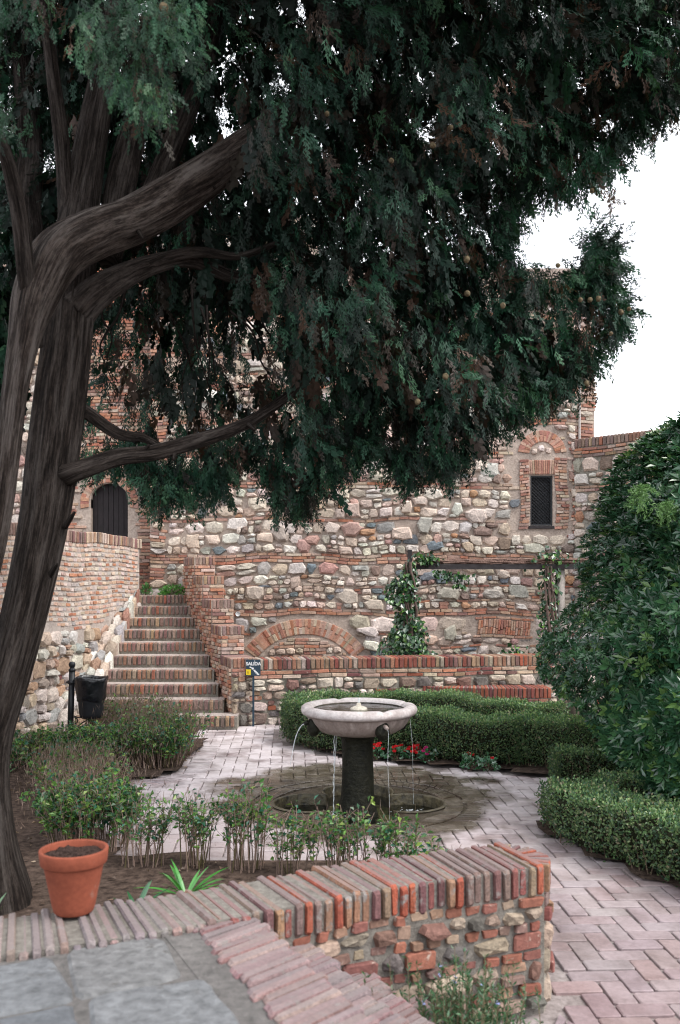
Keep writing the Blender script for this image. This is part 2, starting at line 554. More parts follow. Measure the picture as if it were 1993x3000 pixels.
class Masonry:
    def __init__(s, parent, mp, avoid=None, warp=0.0, prefer=None, limit=300):
        s.parent, s.mp, s.avoid, s.warp, s.P, s.prefer, s.limit = parent, mp, avoid, warp, [], prefer, limit
        s.ph = R.uniform(0, 6, 8)
        s.avoid_c = None

    def put(s, kind, out, w0, w1, bev, inset, dome, col, mat, rough=0.0, skip_avoid=False, warp=True, parent=None):
        if s.avoid and not skip_avoid:
            if any(s.avoid(u, v) for u, v in out):
                return False
        out = np.array(out, float)
        if s.avoid_c and s.avoid_c(*out.mean(0)):
            return False
        if s.warp and warp:
            u, v, p = out[:, 0].copy(), out[:, 1].copy(), s.ph
            out[:, 1] += s.warp * (np.sin(2.1 * u + p[0] + 1.3 * v) + 0.6 * np.sin(5.3 * u + p[1] - 2 * v))
            out[:, 0] += s.warp * (np.sin(2.7 * v + p[2] + 0.8 * u) + 0.6 * np.sin(6.1 * v + p[3]))
        V, F = piece_geo(out, w0, w1, bev, inset, dome, rough)
        W_ = s.mp(V[:, 0], V[:, 1], V[:, 2])
        c = W_.mean(0)
        d = max(c[1], 0.5)
        px, py = 996 + c[0] / d * FPX, 1695 - (c[2] - CAMH) / d * FPX
        e = out.max(0) - out.min(0)
        sc = e[0] * e[1] / d ** 2
        if not (-30 < px < 2020 and -30 < py < 3030):
            sc *= 1e-4
        elif s.prefer and not s.prefer(px, py):
            sc *= 1e-2
        s.P.append((kind, sc, W_, F, col, mat, parent or s.parent))
        return True

    def stone(s, u0, u1, v0, v1, pal=STONES, proud=(0.025, 0.075), j=0.003, **k):
        d = random.uniform(*proud)
        return s.put('stone', stone_out(u0 + j, u1 - j, v0 + j, v1 - j), -0.03, d, min(d + 0.01, 0.02 + 0.35 * d), random.uniform(0.14, 0.36),
                     random.uniform(0.0, 0.014), pick(pal), M_STONE, rough=0.010, **k)

    def brick(s, u0, u1, v0, v1, pal=BRICKS, proud=(0.012, 0.042), j=0.0055, kind='brick', mat=None, w0=-0.03, jit=0.003, bev=0.006, **k):
        d = random.uniform(*proud)
        return s.put(kind, rect_out(u0 + j, u1 - j, v0 + j, v1 - j, jit), w0, d, bev, 0.12, 0.0, pick(pal), mat or M_BRICK, rough=0.0015, **k)

    def course(s, u0, u1, v0, v1, L=(0.15, 0.29), pal=BRICKS, **k):
        u = u0 - random.uniform(0, 0.1)
        while u < u1 - 0.03:
            l = min(random.uniform(*L), u1 - u)
            if u1 - u - l < 0.06:
                l = u1 - u
            a = max(u, u0)
            if u + l - a > 0.03:
                s.brick(a, u + l, v0, v1, pal, **k)
            u += l

    def rubble(s, u0, u1, v0, v1, pal=STONES, bpal=BRICKS, hs=(0.10, 0.25), pst=0.10, psp=0.20, proud=(0.025, 0.075), asp=(0.8, 1.75), sliver=0.0):
        v = v0
        while v < v1 - 0.02:
            h = random.uniform(*hs)
            if v1 - v - h < hs[0]:
                h = v1 - v
            if h > hs[1] * 1.3:
                h = h / 2
            u = u0 - random.uniform(0, 0.12)
            while u < u1:
                w = h * random.uniform(*asp)
                w = max(w, 0.09)
                if u1 - u - w < 0.08:
                    w = max(u1 - u, 0.05)
                a = max(u, u0)
                q = random.random()
                if u + w - a > 0.04:
                    if (q < pst and 0.04 < h < 0.16) or h < 0.07:
                        nb = max(1, round(h / 0.062))
                        for i in range(nb):
                            f = random.uniform(0.0, 0.03)
                            s.brick(a, u + w - f, v + h * i / nb, v + h * (i + 1) / nb, bpal, jit=0.006)
                    elif q < pst + psp and h > 0.13:
                        k = random.uniform(0.35, 0.65)
                        for (b0, b1) in ((0, k), (k, 1)):
                            if w > 0.2 and random.random() < 0.6:
                                m = random.uniform(0.4, 0.6)
                                s.stone(a, a + (u + w - a) * m, v + h * b0, v + h * b1, pal, proud)
                                s.stone(a + (u + w - a) * m, u + w, v + h * b0, v + h * b1, pal, proud)
                            else:
                                s.stone(a, u + w, v + h * b0, v + h * b1, pal, proud)
                    else:
                        e = random.uniform(-0.012, 0.012)
                        s.stone(a, u + w, v + e, v + h + e, pal, proud)
                u += w
            v += h
            if random.random() < sliver and v1 - v > 0.16:
                u = u0
                while u < u1:
                    l = random.uniform(0.1, 0.28)
                    if random.random() < 0.62:
                        s.brick(u, min(u + l, u1), v, v + 0.045, bpal, jit=0.006)
                    elif random.random() < 0.5:
                        s.stone(u, min(u + l, u1), v, v + 0.05, pal, (0.015, 0.04))
                    u += l
                v += 0.047

    def arch(s, cu, cv, r0, r1, a0, a1, n, pal=BRICKS, split=0.5, kind='arch_brick'):
        da = (a1 - a0) / n
        for i in range(n):
            b0, b1 = a0 + da * i + 0.004 / r0, a0 + da * (i + 1) - 0.004 / r0
            cuts = [r0, r1]
            if random.random() < split:
                cuts = [r0, r0 + (r1 - r0) * random.uniform(0.4, 0.6), r1]
            for ra, rb in zip(cuts[:-1], cuts[1:]):
                g = 0.004
                pts = []
                for (r, a) in ((ra + g, b0), (ra + g, b1), ((ra + rb) / 2, b1), (rb - g, b1), (rb - g, b0), ((ra + rb) / 2, b0)):
                    pts.append((cu + r * math.cos(a), cv + r * math.sin(a)))
                p = np.array(pts[::-1] if da < 0 else pts) + R.uniform(-0.002, 0.002, (6, 2))
                s.put(kind, p, -0.03, random.uniform(0.012, 0.026), 0.006, 0.12, 0, pick(pal), M_BRICK, 0.001, skip_avoid=True, warp=False)

    def finish(s, limits=None):
        kinds = {}
        for p in s.P:
            kinds.setdefault((p[0], p[5].name), []).append(p)
        used = {}
        for (k, _), L in sorted(kinds.items()):
            L.sort(key=lambda p: -p[1])
            lim = (limits or {}).get(k, s.limit) - used.get(k, 0)
            used[k] = used.get(k, 0) + min(lim, len(L))
            for p in L[:lim]:
                mesh(k, p[2], p[3], p[5], p[6], p[4])
            if L[lim:]:
                b = MB()
                for p in L[lim:]:
                    b.add(p[2], p[3], p[4])
                b.build('more_' + k + 's', L[0][5], s.parent, kind='stuff')


def plane_map(O, U, Nn):
    O, U, Nn = (np.array(x, float) for x in (O, U, Nn))

    def f(u, v, w):
        return O + np.outer(u, U) + np.outer(w, Nn) + np.outer(v, (0, 0, 1))
    return f


def path_map(pts, side=1, n=12):
    """u runs along a plan polyline, v is height, w stands out from its side"""
    Q = catmull(np.asarray(pts, float), n)
    seg = np.linalg.norm(np.diff(Q, axis=0), axis=1)
    L = np.concatenate([[0], np.cumsum(seg)])
    T = np.gradient(Q, axis=0); T /= np.linalg.norm(T, axis=1)[:, None]
    Nn = np.stack([T[:, 1], -T[:, 0]], 1) * side

    def f(u, v, w):
        uc = np.clip(u, 0, L[-1])
        x = np.interp(uc, L, Q[:, 0]); y = np.interp(uc, L, Q[:, 1])
        nx = np.interp(uc, L, Nn[:, 0]); ny = np.interp(uc, L, Nn[:, 1])
        tx = np.interp(uc, L, T[:, 0]); ty = np.interp(uc, L, T[:, 1])
        e = np.asarray(u) - uc
        return np.stack([x + nx * w + tx * e, y + ny * w + ty * e, np.asarray(v, float)], 1)
    return f, L[-1]


def path_core(b, f, length, z0, z1, w0, w1, n=24, u0=0.0):
    us = np.linspace(u0, length, n)
    V = np.vstack([f(us, np.full(n, z), np.full(n, w)) for z, w in ((z0, w1), (z1, w1), (z1, w0), (z0, w0))])
    F = []
    for i in range(n - 1):
        for r in range(4):
            q = (r + 1) % 4
            F.append((r * n + i, r * n + i + 1, q * n + i + 1, q * n + i))
    F += [(0, n, 2 * n, 3 * n), (n - 1, 4 * n - 1, 3 * n - 1, 2 * n - 1)]
    b.add(V, F)


# ------------------------------------------------------------------ ground, paving, soil
def quatre(n=96, k=1.0):
    th = np.arange(n) / n * 2 * np.pi
    ph = (th + np.pi / 4) % (np.pi / 2) - np.pi / 4
    a, b = 0.465, 0.345
    r = a * np.cos(ph) + np.sqrt(np.maximum(b * b - (a * np.sin(ph)) ** 2, 0))
    return th, r * k


def hole_sheet(z, outer, name, mat, kind='structure'):
    th, r = quatre()
    n = len(th)
    rings = [np.stack([FX + r * np.cos(th), FY + r * np.sin(th)], 1)]
    for q in (0.35, 1.0):
        o = np.array([outer(t) for t in th])
        rings.append(rings[0] + (o - rings[0]) * q)
    V = np.concatenate([np.hstack([g, np.full((n, 1), z)]) for g in rings])
    F = []
    for i in range(len(rings) - 1):
        for j in range(n):
            k = (j + 1) % n
            F.append((i * n + j, (i + 1) * n + j, (i + 1) * n + k, i * n + k))
    return mesh(name, V, F, mat, None, kind=kind)


def rect_ray(t, x0, x1, y0, y1):
    c, s = math.cos(t), math.sin(t)
    ks = []
    if c > 1e-9: ks.append((x1 - FX) / c)
    if c < -1e-9: ks.append((x0 - FX) / c)
    if s > 1e-9: ks.append((y1 - FY) / s)
    if s < -1e-9: ks.append((y0 - FY) / s)
    k = min(ks)
    return (FX + k * c, FY + k * s)


ground = hole_sheet(-0.06, lambda t: (FX + 90 * math.cos(t), FY + 90 * math.sin(t)), 'ground', M_SOIL)
paving = hole_sheet(-0.014, lambda t: rect_ray(t, -4.6, 6.2, 1.5, 14.6), 'paving', M_PAVEM)


def poly_in(x, y, poly):
    c = False
    n = len(poly)
    j = n - 1
    for i in range(n):
        xi, yi = poly[i]; xj, yj = poly[j]
        if (yi > y) != (yj > y) and x < (xj - xi) * (y - yi) / (yj - yi) + xi:
            c = not c
        j = i
    return c


BED_L = [(-1.70, 10.15), (-1.95, 10.05), (-2.45, 9.5), (-2.35, 8.4), (-1.75, 7.1), (-0.9, 6.95), (0.75, 6.7), (1.05, 4.9), (-0.2, 4.3), (-1.6, 3.8),
         (-5.5, 3.8), (-5.2, 9.0), (-4.3, 12.4), (-4.05, 13.05), (-2.1, 13.05), (-1.75, 11.8)]
BED_R = [(-0.75, 12.85), (-0.5, 11.8), (0.0, 11.25), (0.5, 10.85), (1.25, 10.42), (1.9, 10.1), (2.3, 9.95), (2.35, 8.9), (1.80, 8.4), (1.74, 7.65), (2.05, 6.85), (2.45, 6.1),
         (3.0, 4.6), (8, 3), (8, 13.6), (1.2, 13.65), (0.3, 13.45), (-0.5, 13.35)]


def soil_sheet(poly, name, z=0.012):
    poly = np.array(poly)
    x0, y0 = poly.min(0); x1, y1 = poly.max(0)
    st = 0.22
    xs, ys = np.arange(x0, x1 + st, st), np.arange(y0, y1 + st, st)
    idx, V, F = {}, [], []
    pl = [tuple(p) for p in poly]
    for i, x in enumerate(xs):
        for j, y in enumerate(ys):
            if poly_in(x + st / 2, y + st / 2, pl):
                q = []
                for (a, b) in ((i, j), (i + 1, j), (i + 1, j + 1), (i, j + 1)):
                    if (a, b) not in idx:
                        idx[a, b] = len(V)
                        V.append((x0 + a * st + random.uniform(-.05, .05), y0 + b * st + random.uniform(-.05, .05), z + random.uniform(0, 0.035)))
                    q.append(idx[a, b])
                F.append(tuple(q))
    return mesh(name, V, F, M_SOIL, None, smooth=True, kind='structure')


soil_sheet(BED_L, 'bed_soil')
soil_sheet(BED_R, 'bed_soil')

flat = lambda u, v, w: np.stack([u, v, w], 1)
pv = Masonry(paving, flat)
PAV = [((0.235, 0.185, 0.20), 6), ((0.235, 0.165, 0.175), 4), ((0.255, 0.215, 0.235), 4), ((0.24, 0.15, 0.15), 2), ((0.205, 0.18, 0.20), 3)]
WB = 0.135
qth, qr = quatre(360)


def in_basin(x, y, m):
    dx, dy = x - FX, y - FY
    r = math.hypot(dx, dy)
    return r < np.interp(math.atan2(dy, dx) % (2 * np.pi), qth, qr) + m


EDGE = []
for i in range(-36, 30):
    for j in range(17, 104):
        m4 = (i - j) % 4
        if m4 == 0:
            rc = (i * WB, (i + 2) * WB, j * WB, (j + 1) * WB)
        elif m4 == 3:
            rc = (i * WB, (i + 1) * WB, j * WB, (j + 2) * WB)
        else:
            continue
        cx, cy = (rc[0] + rc[1]) / 2, (rc[2] + rc[3]) / 2
        if cy > 13.6 or cx < -4.0 or cx > 3.6:
            continue
        if math.hypot(cx - FX, cy - FY) < 1.15:
            continue
        if poly_in(cx, cy, BED_L) or poly_in(cx, cy, BED_R):
            continue
        if cy < 5.2 and cx < 1.2 - (5.2 - cy) * 0.0 and cy < 4.75 and cx < 1.0:
            continue
        r_ = 0.05
        ca, sa = math.cos(r_), math.sin(r_)
        g = 0.0055
        out = rect_out(rc[0] + g, rc[1] - g, rc[2] + g, rc[3] - g, 0.0045, 0.10)
        out = np.stack([out[:, 0] * ca - (out[:, 1] - 8) * sa, out[:, 0] * sa + (out[:, 1] - 8) * ca + 8], 1)
        z = random.uniform(-0.004, 0.004)
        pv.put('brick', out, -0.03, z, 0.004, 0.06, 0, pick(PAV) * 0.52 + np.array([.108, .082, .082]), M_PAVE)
# two rings of bricks on edge round the basin
for (ra, rb, n) in ((1.02, 1.22, 92), (0.82, 1.01, 78)):
    for k in range(n):
        t0, t1 = k / n * 2 * np.pi, (k + 1) / n * 2 * np.pi
        sw = 0.10
        pts = []
        for r, t in ((ra, t0), (rb, t0), (rb, t1), (ra, t1)):
            tt = t + sw * (r - ra) / 0.2
            pts.append((FX + r * math.cos(tt), FY + r * math.sin(tt)))
        c = np.mean(pts, 0)
        if in_basin(c[0], c[1], 0.06):
            continue
        p = c + (np.array(pts) - c) * 0.88
        if any(in_basin(x, y, 0.02) for x, y in p):
            continue
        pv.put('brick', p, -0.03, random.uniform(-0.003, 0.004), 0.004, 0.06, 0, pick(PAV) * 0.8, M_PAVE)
# edging bricks along the left bed and beside the low wall
def edging(a, b, wdt=0.24, pitch=0.068, skew=0.5):
    a, b = np.array(a, float), np.array(b, float)
    d = b - a; L = np.linalg.norm(d); d /= L
    nn = np.array([d[1], -d[0]]) * 1.0 + d * skew
    k = 0.0
    while k < L - pitch:
        p0 = a + d * (k + 0.006); p1 = a + d * (k + pitch - 0.012)
        pv.put('brick', [p0, p1, p1 + nn * wdt, p0 + nn * wdt][::-1], -0.03, 0.006 + random.uniform(-.003, .003), 0.004, 0.06, 0, pick(PAV), M_PAVE)
        k += pitch


edging((-2.45, 9.5), (-1.72, 10.12))
edging((-1.72, 10.12), (-1.77, 11.8), skew=0)
edging((1.08, 4.55), (1.5, 3.6), 0.4, 0.07, 0.9)
pv.finish()

# ------------------------------------------------------------------ great wall at the back
YW = 16.9
wall = thing('fortress_wall', (0.6, YW, 0), 'tall rubble and brick wall across the back with latticed window and arches', 'wall')
WX0, WX1, HX0, HX1, HZ0, HZ1 = -3.48, 4.66, 3.49, 3.90, 3.12, 4.04
YD = 17.25
DX0, DX1, DZ1 = -4.66, -3.97, 3.62
b = MB()
b.box(WX0, HX0, YW, 17.7, -0.1, 7.84).box(HX1, WX1, YW, 17.7, -0.1, 7.84)
b.box(HX0, HX1, YW, 17.7, -0.1, HZ0).box(HX0, HX1, YW, 17.7, HZ1, 7.84)
b.box(WX0, -0.4, YW + 0.002, 17.698, 7.84, 8.8)
b.box(-9, DX0, YD, 17.9, -0.1, 8.8).box(DX1, WX0, YD, 17.9, -0.1, 8.8)
b.box(DX0, DX1, YD, 17.9, 4.15, 8.8).box(DX0, DX1, YD, 17.9, -0.1, 1.9)
# arched head of the door opening
cxd, rd = (DX0 + DX1) / 2, (DX1 - DX0) / 2 + 0.03
n = 16
a_ = np.linspace(math.pi * 1.08, -math.pi * 0.08, n + 1)
ax, az_ = cxd + rd * np.cos(a_), 3.56 + rd * np.sin(a_)
ax = np.clip(ax, DX0, DX1)
for i in range(n):
    V = [(ax[i], YD, az_[i]), (ax[i + 1], YD, az_[i + 1]), (ax[i + 1], YD, 4.16), (ax[i], YD, 4.16)]
    V += [(x, YD + 0.3, z) for x, _, z in V]
    b.add(V, [(0, 1, 2, 3), (4, 7, 6, 5), (0, 4, 5, 1)])
b.build('mortar_core', M_MORT, wall)

ACX, ACZ, AR1, AR0 = -0.645, 0.035, 1.38, 1.09


def av_main(u, v):
    if HX0 - 0.03 < u < HX1 + 0.03 and HZ0 - 0.09 < v < HZ1 + 0.02: return True
    if 3.30 < u < 4.16 and 3.05 < v < 4.78: return True        # brick surround of the window
    r = math.hypot(u - 3.705, v - 4.37)
    if r < 0.47 and v > 4.37: return True
    r = math.hypot(u - ACX, v - ACZ)
    if r < AR1 + 0.01 and v > 0.7: return True
    if 2.42 < u < 3.52 and 1.05 < v < 1.42: return True
    return False


mm = plane_map((0, YW, 0), (1, 0, 0), (0, -1, 0))
pw = Masonry(wall, mm, av_main, 0.024, prefer=lambda px, py: py > 1330)
bands = [(0.7, 0), (1.47, 2), (2.43, 3), (3.20, 1), (3.80, 2), (4.36, 2), (4.95, 2), (5.6, 2), (6.2, 2), (6.9, 2), (7.6, 3)]
ch = 0.058
BIG = []
for q in range(400):
    if len(BIG) > 62: break
    u, v = random.uniform(WX0 + .5, WX1 - .6), random.uniform(0.8, 5.6)
    a, b2 = random.uniform(0.11, 0.22), random.uniform(0.09, 0.165)
    if any(z - b2 * .8 < v < z + n_ * ch + b2 * .8 for z, n_ in bands if n_ > 1): continue
    if any(abs(u - U_) < a + A_ and abs(v - V_) < b2 + B_ for U_, V_, A_, B_ in BIG): continue
    if av_main(u - a, v) or av_main(u + a, v) or av_main(u, v + b2) or av_main(u, v - b2): continue
    BIG.append((u, v, a, b2))
    pw.stone(u - a, u + a, v - b2, v + b2, STONES, (0.05, 0.10))
pw.avoid_c = lambda u, v: any(((u - U_) / A_) ** 2 + ((v - V_) / B_) ** 2 < 0.85 for U_, V_, A_, B_ in BIG)
for (z0, n0), (z1, n1) in zip(bands[:-1], bands[1:]):
    top = z0 + n0 * ch
    for i in range(n0):
        pw.course(WX0, WX1, z0 + i * ch, z0 + (i + 1) * ch)
    # corner of bricks at either end, rubble between them
    v = top
    while v < z1 - 0.03:
        h = min(random.choice((0.058, 0.06, 0.116, 0.16)), z1 - v)
        if h > 0.1 and random.random() < 0.5:
            pw.stone(WX0 + 0.01, WX0 + 0.01 + random.uniform(0.2, 0.34), v, v + h)
            pw.stone(WX1 - random.uniform(0.22, 0.4), WX1 - 0.01, v, v + h)
        else:
            k = max(1, round(h / 0.058))
            for i in range(k):
                pw.course(WX0 + 0.005, WX0 + random.uniform(0.26, 0.36), v + h * i / k, v + h * (i + 1) / k)
                pw.course(WX1 - random.uniform(0.3, 0.5), WX1 + 0.012, v + h * i / k, v + h * (i + 1) / k)
        v += h
    vis = z0 < 5
    pw.rubble(WX0 + 0.32, WX1 - 0.32, top, z1, hs=(0.09, 0.22) if random.random() < 0.6 else (0.13, 0.27), pst=0.10, sliver=0.40)
    # small chips in the joints
z0 = 7.84
for i in range(0):
    pass
pw.rubble(WX0, -0.45, 7.86, 8.75)
# brick surround of the window
old = pw.avoid
pw.avoid = lambda u, v: (HX0 - 0.025 < u < HX1 + 0.025 and HZ0 - 0.03 < v < HZ1 + 0.30) or (math.hypot(u - 3.705, v - 4.37) < 0.47 and v > 4.36)
v = 3.06
while v < 4.36:
    pw.course(3.28, HX0 - 0.03, v, v + 0.0555, L=(0.09, 0.19))
    pw.course(HX1 + 0.03, 4.17, v, v + 0.0555, L=(0.1, 0.2))
    v += 0.0555
while v < 4.78:
    pw.course(3.30, 4.15, v, v + 0.0555, L=(0.09, 0.19))
    v += 0.0555
pw.avoid = None
pw.avoid_c = None
for i in range(15):           # flat arch of the window
    u0 = 3.42 + 0.565 * i / 15; u1 = u0 + 0.565 / 15
    sk = lambda u, v: u + (u - 3.705) * (v - 4.06) * 0.35
    o = np.array([(sk(u0 + .003, 4.06), 4.06), (sk(u1 - .003, 4.06), 4.06), (sk(u1 - .003, 4.32), 4.32), (sk(u0 + .003, 4.32), 4.32)])
    pw.put('arch_brick', o + R.uniform(-.002, .002, o.shape), -0.03, 0.02, 0.005, 0.12, 0, pick(BRICKS[1:4]), M_BRICK, skip_avoid=True, warp=False)
pw.arch(3.705, 4.42, 0.235, 0.45, math.radians(172), math.radians(8), 26, BRICKS[:4])
for (u, v, s_) in ((3.56, 4.45, 0.10), (3.69, 4.50, 0.11), (3.83, 4.45, 0.10)):
    pw.stone(u - s_ / 2 - .01, u + s_ / 2 + .01, v - s_ * .5, v + s_ * .7, STONES[:2])
# blind arch at the foot
pw.arch(ACX, ACZ, AR0, AR1, math.radians(143), math.radians(37), 44, BRICKS[1:5] + BRICKS[:1], split=0.6)
for k, v in enumerate(np.arange(0.70, 1.10, 0.058)):
    hw = math.sqrt(max(0.0, (AR0 - 0.03) ** 2 - (v + 0.058 - ACZ) ** 2))
    if v + 0.058 - ACZ < AR0 - 0.05 and hw > 0.1:
        if k in (1, 2):
            continue
        pw.course(ACX - hw, ACX + hw, v, v + 0.056, L=(0.14, 0.3))
hw = 0.66
u = ACX - hw
while u < ACX + hw - 0.05:
    w_ = random.uniform(0.1, 0.26)
    if random.random() < 0.55:
        pw.stone(u, u + w_, 0.757, 0.874, STONES[:3])
    else:
        pw.brick(u, u + w_, 0.757, 0.815); pw.brick(u, u + w_, 0.815, 0.874)
    u += w_
# flat arch low on the right
for i in range(21):
    u0 = 2.51 + 0.95 * i / 21; u1 = u0 + 0.95 / 21
    cut = random.uniform(1.17, 1.26)
    for (va, vb) in ((1.10, cut), (cut, 1.37)):
        pw.brick(u0, u1, va, vb, BRICKS[:4], j=0.003, kind='arch_brick')
pw.course(2.44, 3.52, 1.045, 1.09, pal=BRICKS[:3])
pw.course(2.44, 3.52, 1.38, 1.43, pal=BRICKS[:3])
for v in (0.70, 0.757, 0.814, 0.871, 0.93, 0.985):
    pw.course(2.50, 3.5, v, v + 0.05, pal=STONES_DARK, proud=(-0.02, 0.002))
pw.finish({'stone': 300, 'brick': 300})

pd = Masonry(wall, plane_map((0, YD, 0), (1, 0, 0), (0, -1, 0)),
             lambda u, v: (DX0 - 0.02 < u < DX1 + 0.02 and v < 3.6) or (math.hypot(u - cxd, v - 3.56) < 0.56 and v > 3.56), 0.006, limit=0)
v = 1.9
while v < 8.7:
    pd.course(DX1 + 0.01 if v < 3.6 else DX1 - 0.6, WX0 - 0.01, v, v + 0.06)
    pd.course(-5.1, DX0 - 0.01 if v < 3.6 else DX0 + 0.5, v, v + 0.06)
    v += 0.062
pd.rubble(-8.9, -5.12, 1.9, 8.7)
pd.avoid = None
pd.limit = 60
pd.arch(cxd, 3.56, 0.385, 0.55, math.radians(190), math.radians(-10), 26, BRICKS[:4])
pd.finish()

door = mesh('door', np.array([(x, y, z) for z in (1.9, 4.1) for y in (YD + 0.14, YD + 0.18) for x in (DX0, DX1)]), BOXF, M_WOOD, wall)
for i in range(7):
    w_ = (DX1 - DX0) / 7
    MB().box(DX0 + i * w_ + .004, DX0 + (i + 1) * w_ - .004, YD + 0.11, YD + 0.139, 1.9, 4.08).build('plank', M_WOOD, door)
win = MB()
fy0, fy1 = YW + 0.035, YW + 0.075
for (x0, x1, z0, z1) in ((HX0, HX0 + .03, HZ0, HZ1), (HX1 - .03, HX1, HZ0, HZ1), (HX0 + .03, HX1 - .03, HZ1 - .03, HZ1), (HX0 + .03, HX1 - .03, HZ0, HZ0 + .03)):
    win.box(x0, x1, fy0, fy1, z0, z1)
win = win.build('window', M_IRON, wall)
lat = MB()
for sgn in (1, -1):
    for k in np.arange(-1.0, 1.5, 0.062):
        pts = []
        for q in np.linspace(0, 1, 2):
            pass
        # clip a diagonal bar to the opening
        x_, z_ = HX0 + 0.03, HX1 - 0.03
        za = HZ0 + 0.03 + k * 1.0
        p0, p1 = np.array([x_, za]), np.array([z_, za + sgn * (z_ - x_)])
        d = p1 - p0
        t0, t1 = 0.0, 1.0
        lo, hi = HZ0 + 0.03, HZ1 - 0.03
        ta, tb = (lo - p0[1]) / d[1], (hi - p0[1]) / d[1]
        t0, t1 = max(t0, min(ta, tb)), min(t1, max(ta, tb))
        if t1 - t0 > 0.03:
            A, B = p0 + d * t0, p0 + d * t1
            lat.tube([(A[0], YW + 0.05 + 0.006 * sgn, A[1]), (B[0], YW + 0.05 + 0.006 * sgn, B[1])], 0.0105, 4)
lat.build('lattice', M_IRON, win)
MB().box(HX0, HX1, YW + 0.16, YW + 0.18, HZ0, HZ1).build('lattice_backing', mat_plain('backing_grey', (0.11, 0.115, 0.125), 0.6), win)  # added grey backing; faint reflection in the lattice holes put into its colour
MB().box(HX0 - 0.03, HX1 + 0.02, YW - 0.03, YW + 0.03, HZ0 - 0.055, HZ0 - 0.003).build('sill', M_BEAM, win)
MB().tube([(4.38, YW - 0.045, 4.55), (4.385, YW - 0.045, 5.5), (4.38, YW - 0.045, 7.8)], 0.022, 8).build('conduit', mat_plain('grey_conduit', (0.42, 0.38, 0.36), 0.6), wall)
V, F = lathe([(0.0, 0.0), (0.042, 0.0), (0.045, 0.006), (0.045, 0.02)], 20)
V = np.stack([V[:, 0], -V[:, 2], V[:, 1]], 1) * [1, 1, 1] + [(698 - 996) / 159.8, YW - 0.045, 2.15 - (1798 - 1695) / 159.8]
V[:, 1] = (YW - 0.06) + (V[:, 1] - V[:, 1].min())
tag(mesh('wall_plate', V, F, M_WHITE), 'small round white plate fixed to the rubble beside the stair parapet', 'plate')

# ------------------------------------------------------------------ wall running forward on the right
bw = thing('boundary_wall', (4.9, 16.2, 0), 'rubble wall with a slanting brick coping running forward from the window corner', 'wall')
U = np.array([0.686, -0.728, 0]); NR = np.array([-0.728, -0.686, 0])
mr_ = plane_map((4.29, 16.88, 0), U, NR)
b = MB()
V = mr_(np.array([0, 7, 7, 0, 0, 7, 7, 0.]), np.array([0, 0, 4.68, 4.68, 0, 0, 4.68, 4.68.real]), np.array([0, 0, 0, 0, -.45, -.45, -.45, -.45]))
b.add(V, [(0, 1, 2, 3), (5, 4, 7, 6), (3, 2, 6, 7), (1, 5, 6, 2), (0, 3, 7, 4)])
b.build('mortar_core', M_MORTG, bw)
pr = Masonry(bw, mr_, None, 0.008, limit=130)
u = 0.02
while u < 6.9:
    pr.brick(u, u + 0.068, 4.53, 4.70, BRICKS_STEP, (0.02, 0.035), kind='coping_brick', w0=-0.47, warp=False, mat=M_BRICKD)
    u += 0.072
for v in (4.47, 4.41, 3.72, 3.78):
    pr.course(0.0, 6.9, v, v + 0.058, pal=BRICKS)
pr.course(0.0, 6.9, 4.35, 4.408, pal=BRICKS_STEP)
pr.rubble(0.0, 6.9, 3.84, 4.34, pal=STONES, hs=(0.14, 0.26))
pr.rubble(0.0, 6.9, 2.5, 3.71, pal=STONES, hs=(0.14, 0.26), pst=0.22)
pr.rubble(0.0, 6.9, 0.3, 2.5, pal=STONES, hs=(0.14, 0.3))
pr.finish()

# ------------------------------------------------------------------ retaining wall on the left
wx = lambda y: -6.04 + 0.146 * y
dl = np.array([0.146, 1.0, 0]); dl /= np.linalg.norm(dl)
nl = np.array([dl[1], -dl[0], 0])
rw = thing('retaining_wall', (-4.2, 13.0, 0), 'pale brick retaining wall over rough brown stones, left of the stairs', 'wall')
Y0 = 8.0
ml = plane_map((wx(Y0), Y0, 0), dl, nl)
LL = (16.6 - Y0) / dl[1]
b = MB()
V = ml(np.array([0, LL, LL, 0] * 2), np.array([-.05, -.05, 2.72, 2.72] * 2), np.array([0] * 4 + [-0.45] * 4))
b.add(V, [(0, 1, 2, 3), (5, 4, 7, 6), (3, 2, 6, 7), (1, 5, 6, 2), (0, 3, 7, 4)])
b.build('mortar_core', mat_mortar('pale_mortar', (0.38, 0.33, 0.30), (0.60, 0.55, 0.52)), rw)
pl = Masonry(rw, ml, None, 0.012)
HEAD = [((0.56, 0.44, 0.37), 5), ((0.54, 0.37, 0.29), 6), ((0.60, 0.52, 0.47), 5), ((0.48, 0.22, 0.14), 2.5), ((0.46, 0.29, 0.23), 3), ((0.42, 0.39, 0.385), 2)]
u = 0.0
while u < LL:
    pl.brick(u, u + 0.066, 2.70, 2.88, BRICKS_STEP + BRICKS[4:6], (0.015, 0.03), kind='coping_brick', w0=-0.47, mat=M_BRICKD)
    u += 0.07
zb = lambda u: 1.42 + 0.09 * math.sin(u * 1.7) + 0.10 * max(0, u - 6)
rows = np.arange(1.30, 2.66, 0.0745)
for v in rows:
    u = random.uniform(-0.1, 0)
    pal = HEAD[:3] if v > 2.5 else HEAD
    while u < LL:
        w_ = random.uniform(0.11, 0.17)
        if u > 0 and u + w_ < LL and v > zb(u):
            pl.brick(u, u + w_, v, v + 0.056, pal, (0.004, 0.02), j=0.006, jit=0.005)
        u += w_
pl.avoid = lambda u, v: v > zb(u) + 0.02
pl.rubble(0, LL, 0.0, 1.75, STONES_WARM, BRICKS_RED, hs=(0.14, 0.26), pst=0.04, psp=0.15, proud=(0.03, 0.10), asp=(0.9, 1.9))
pl.finish()
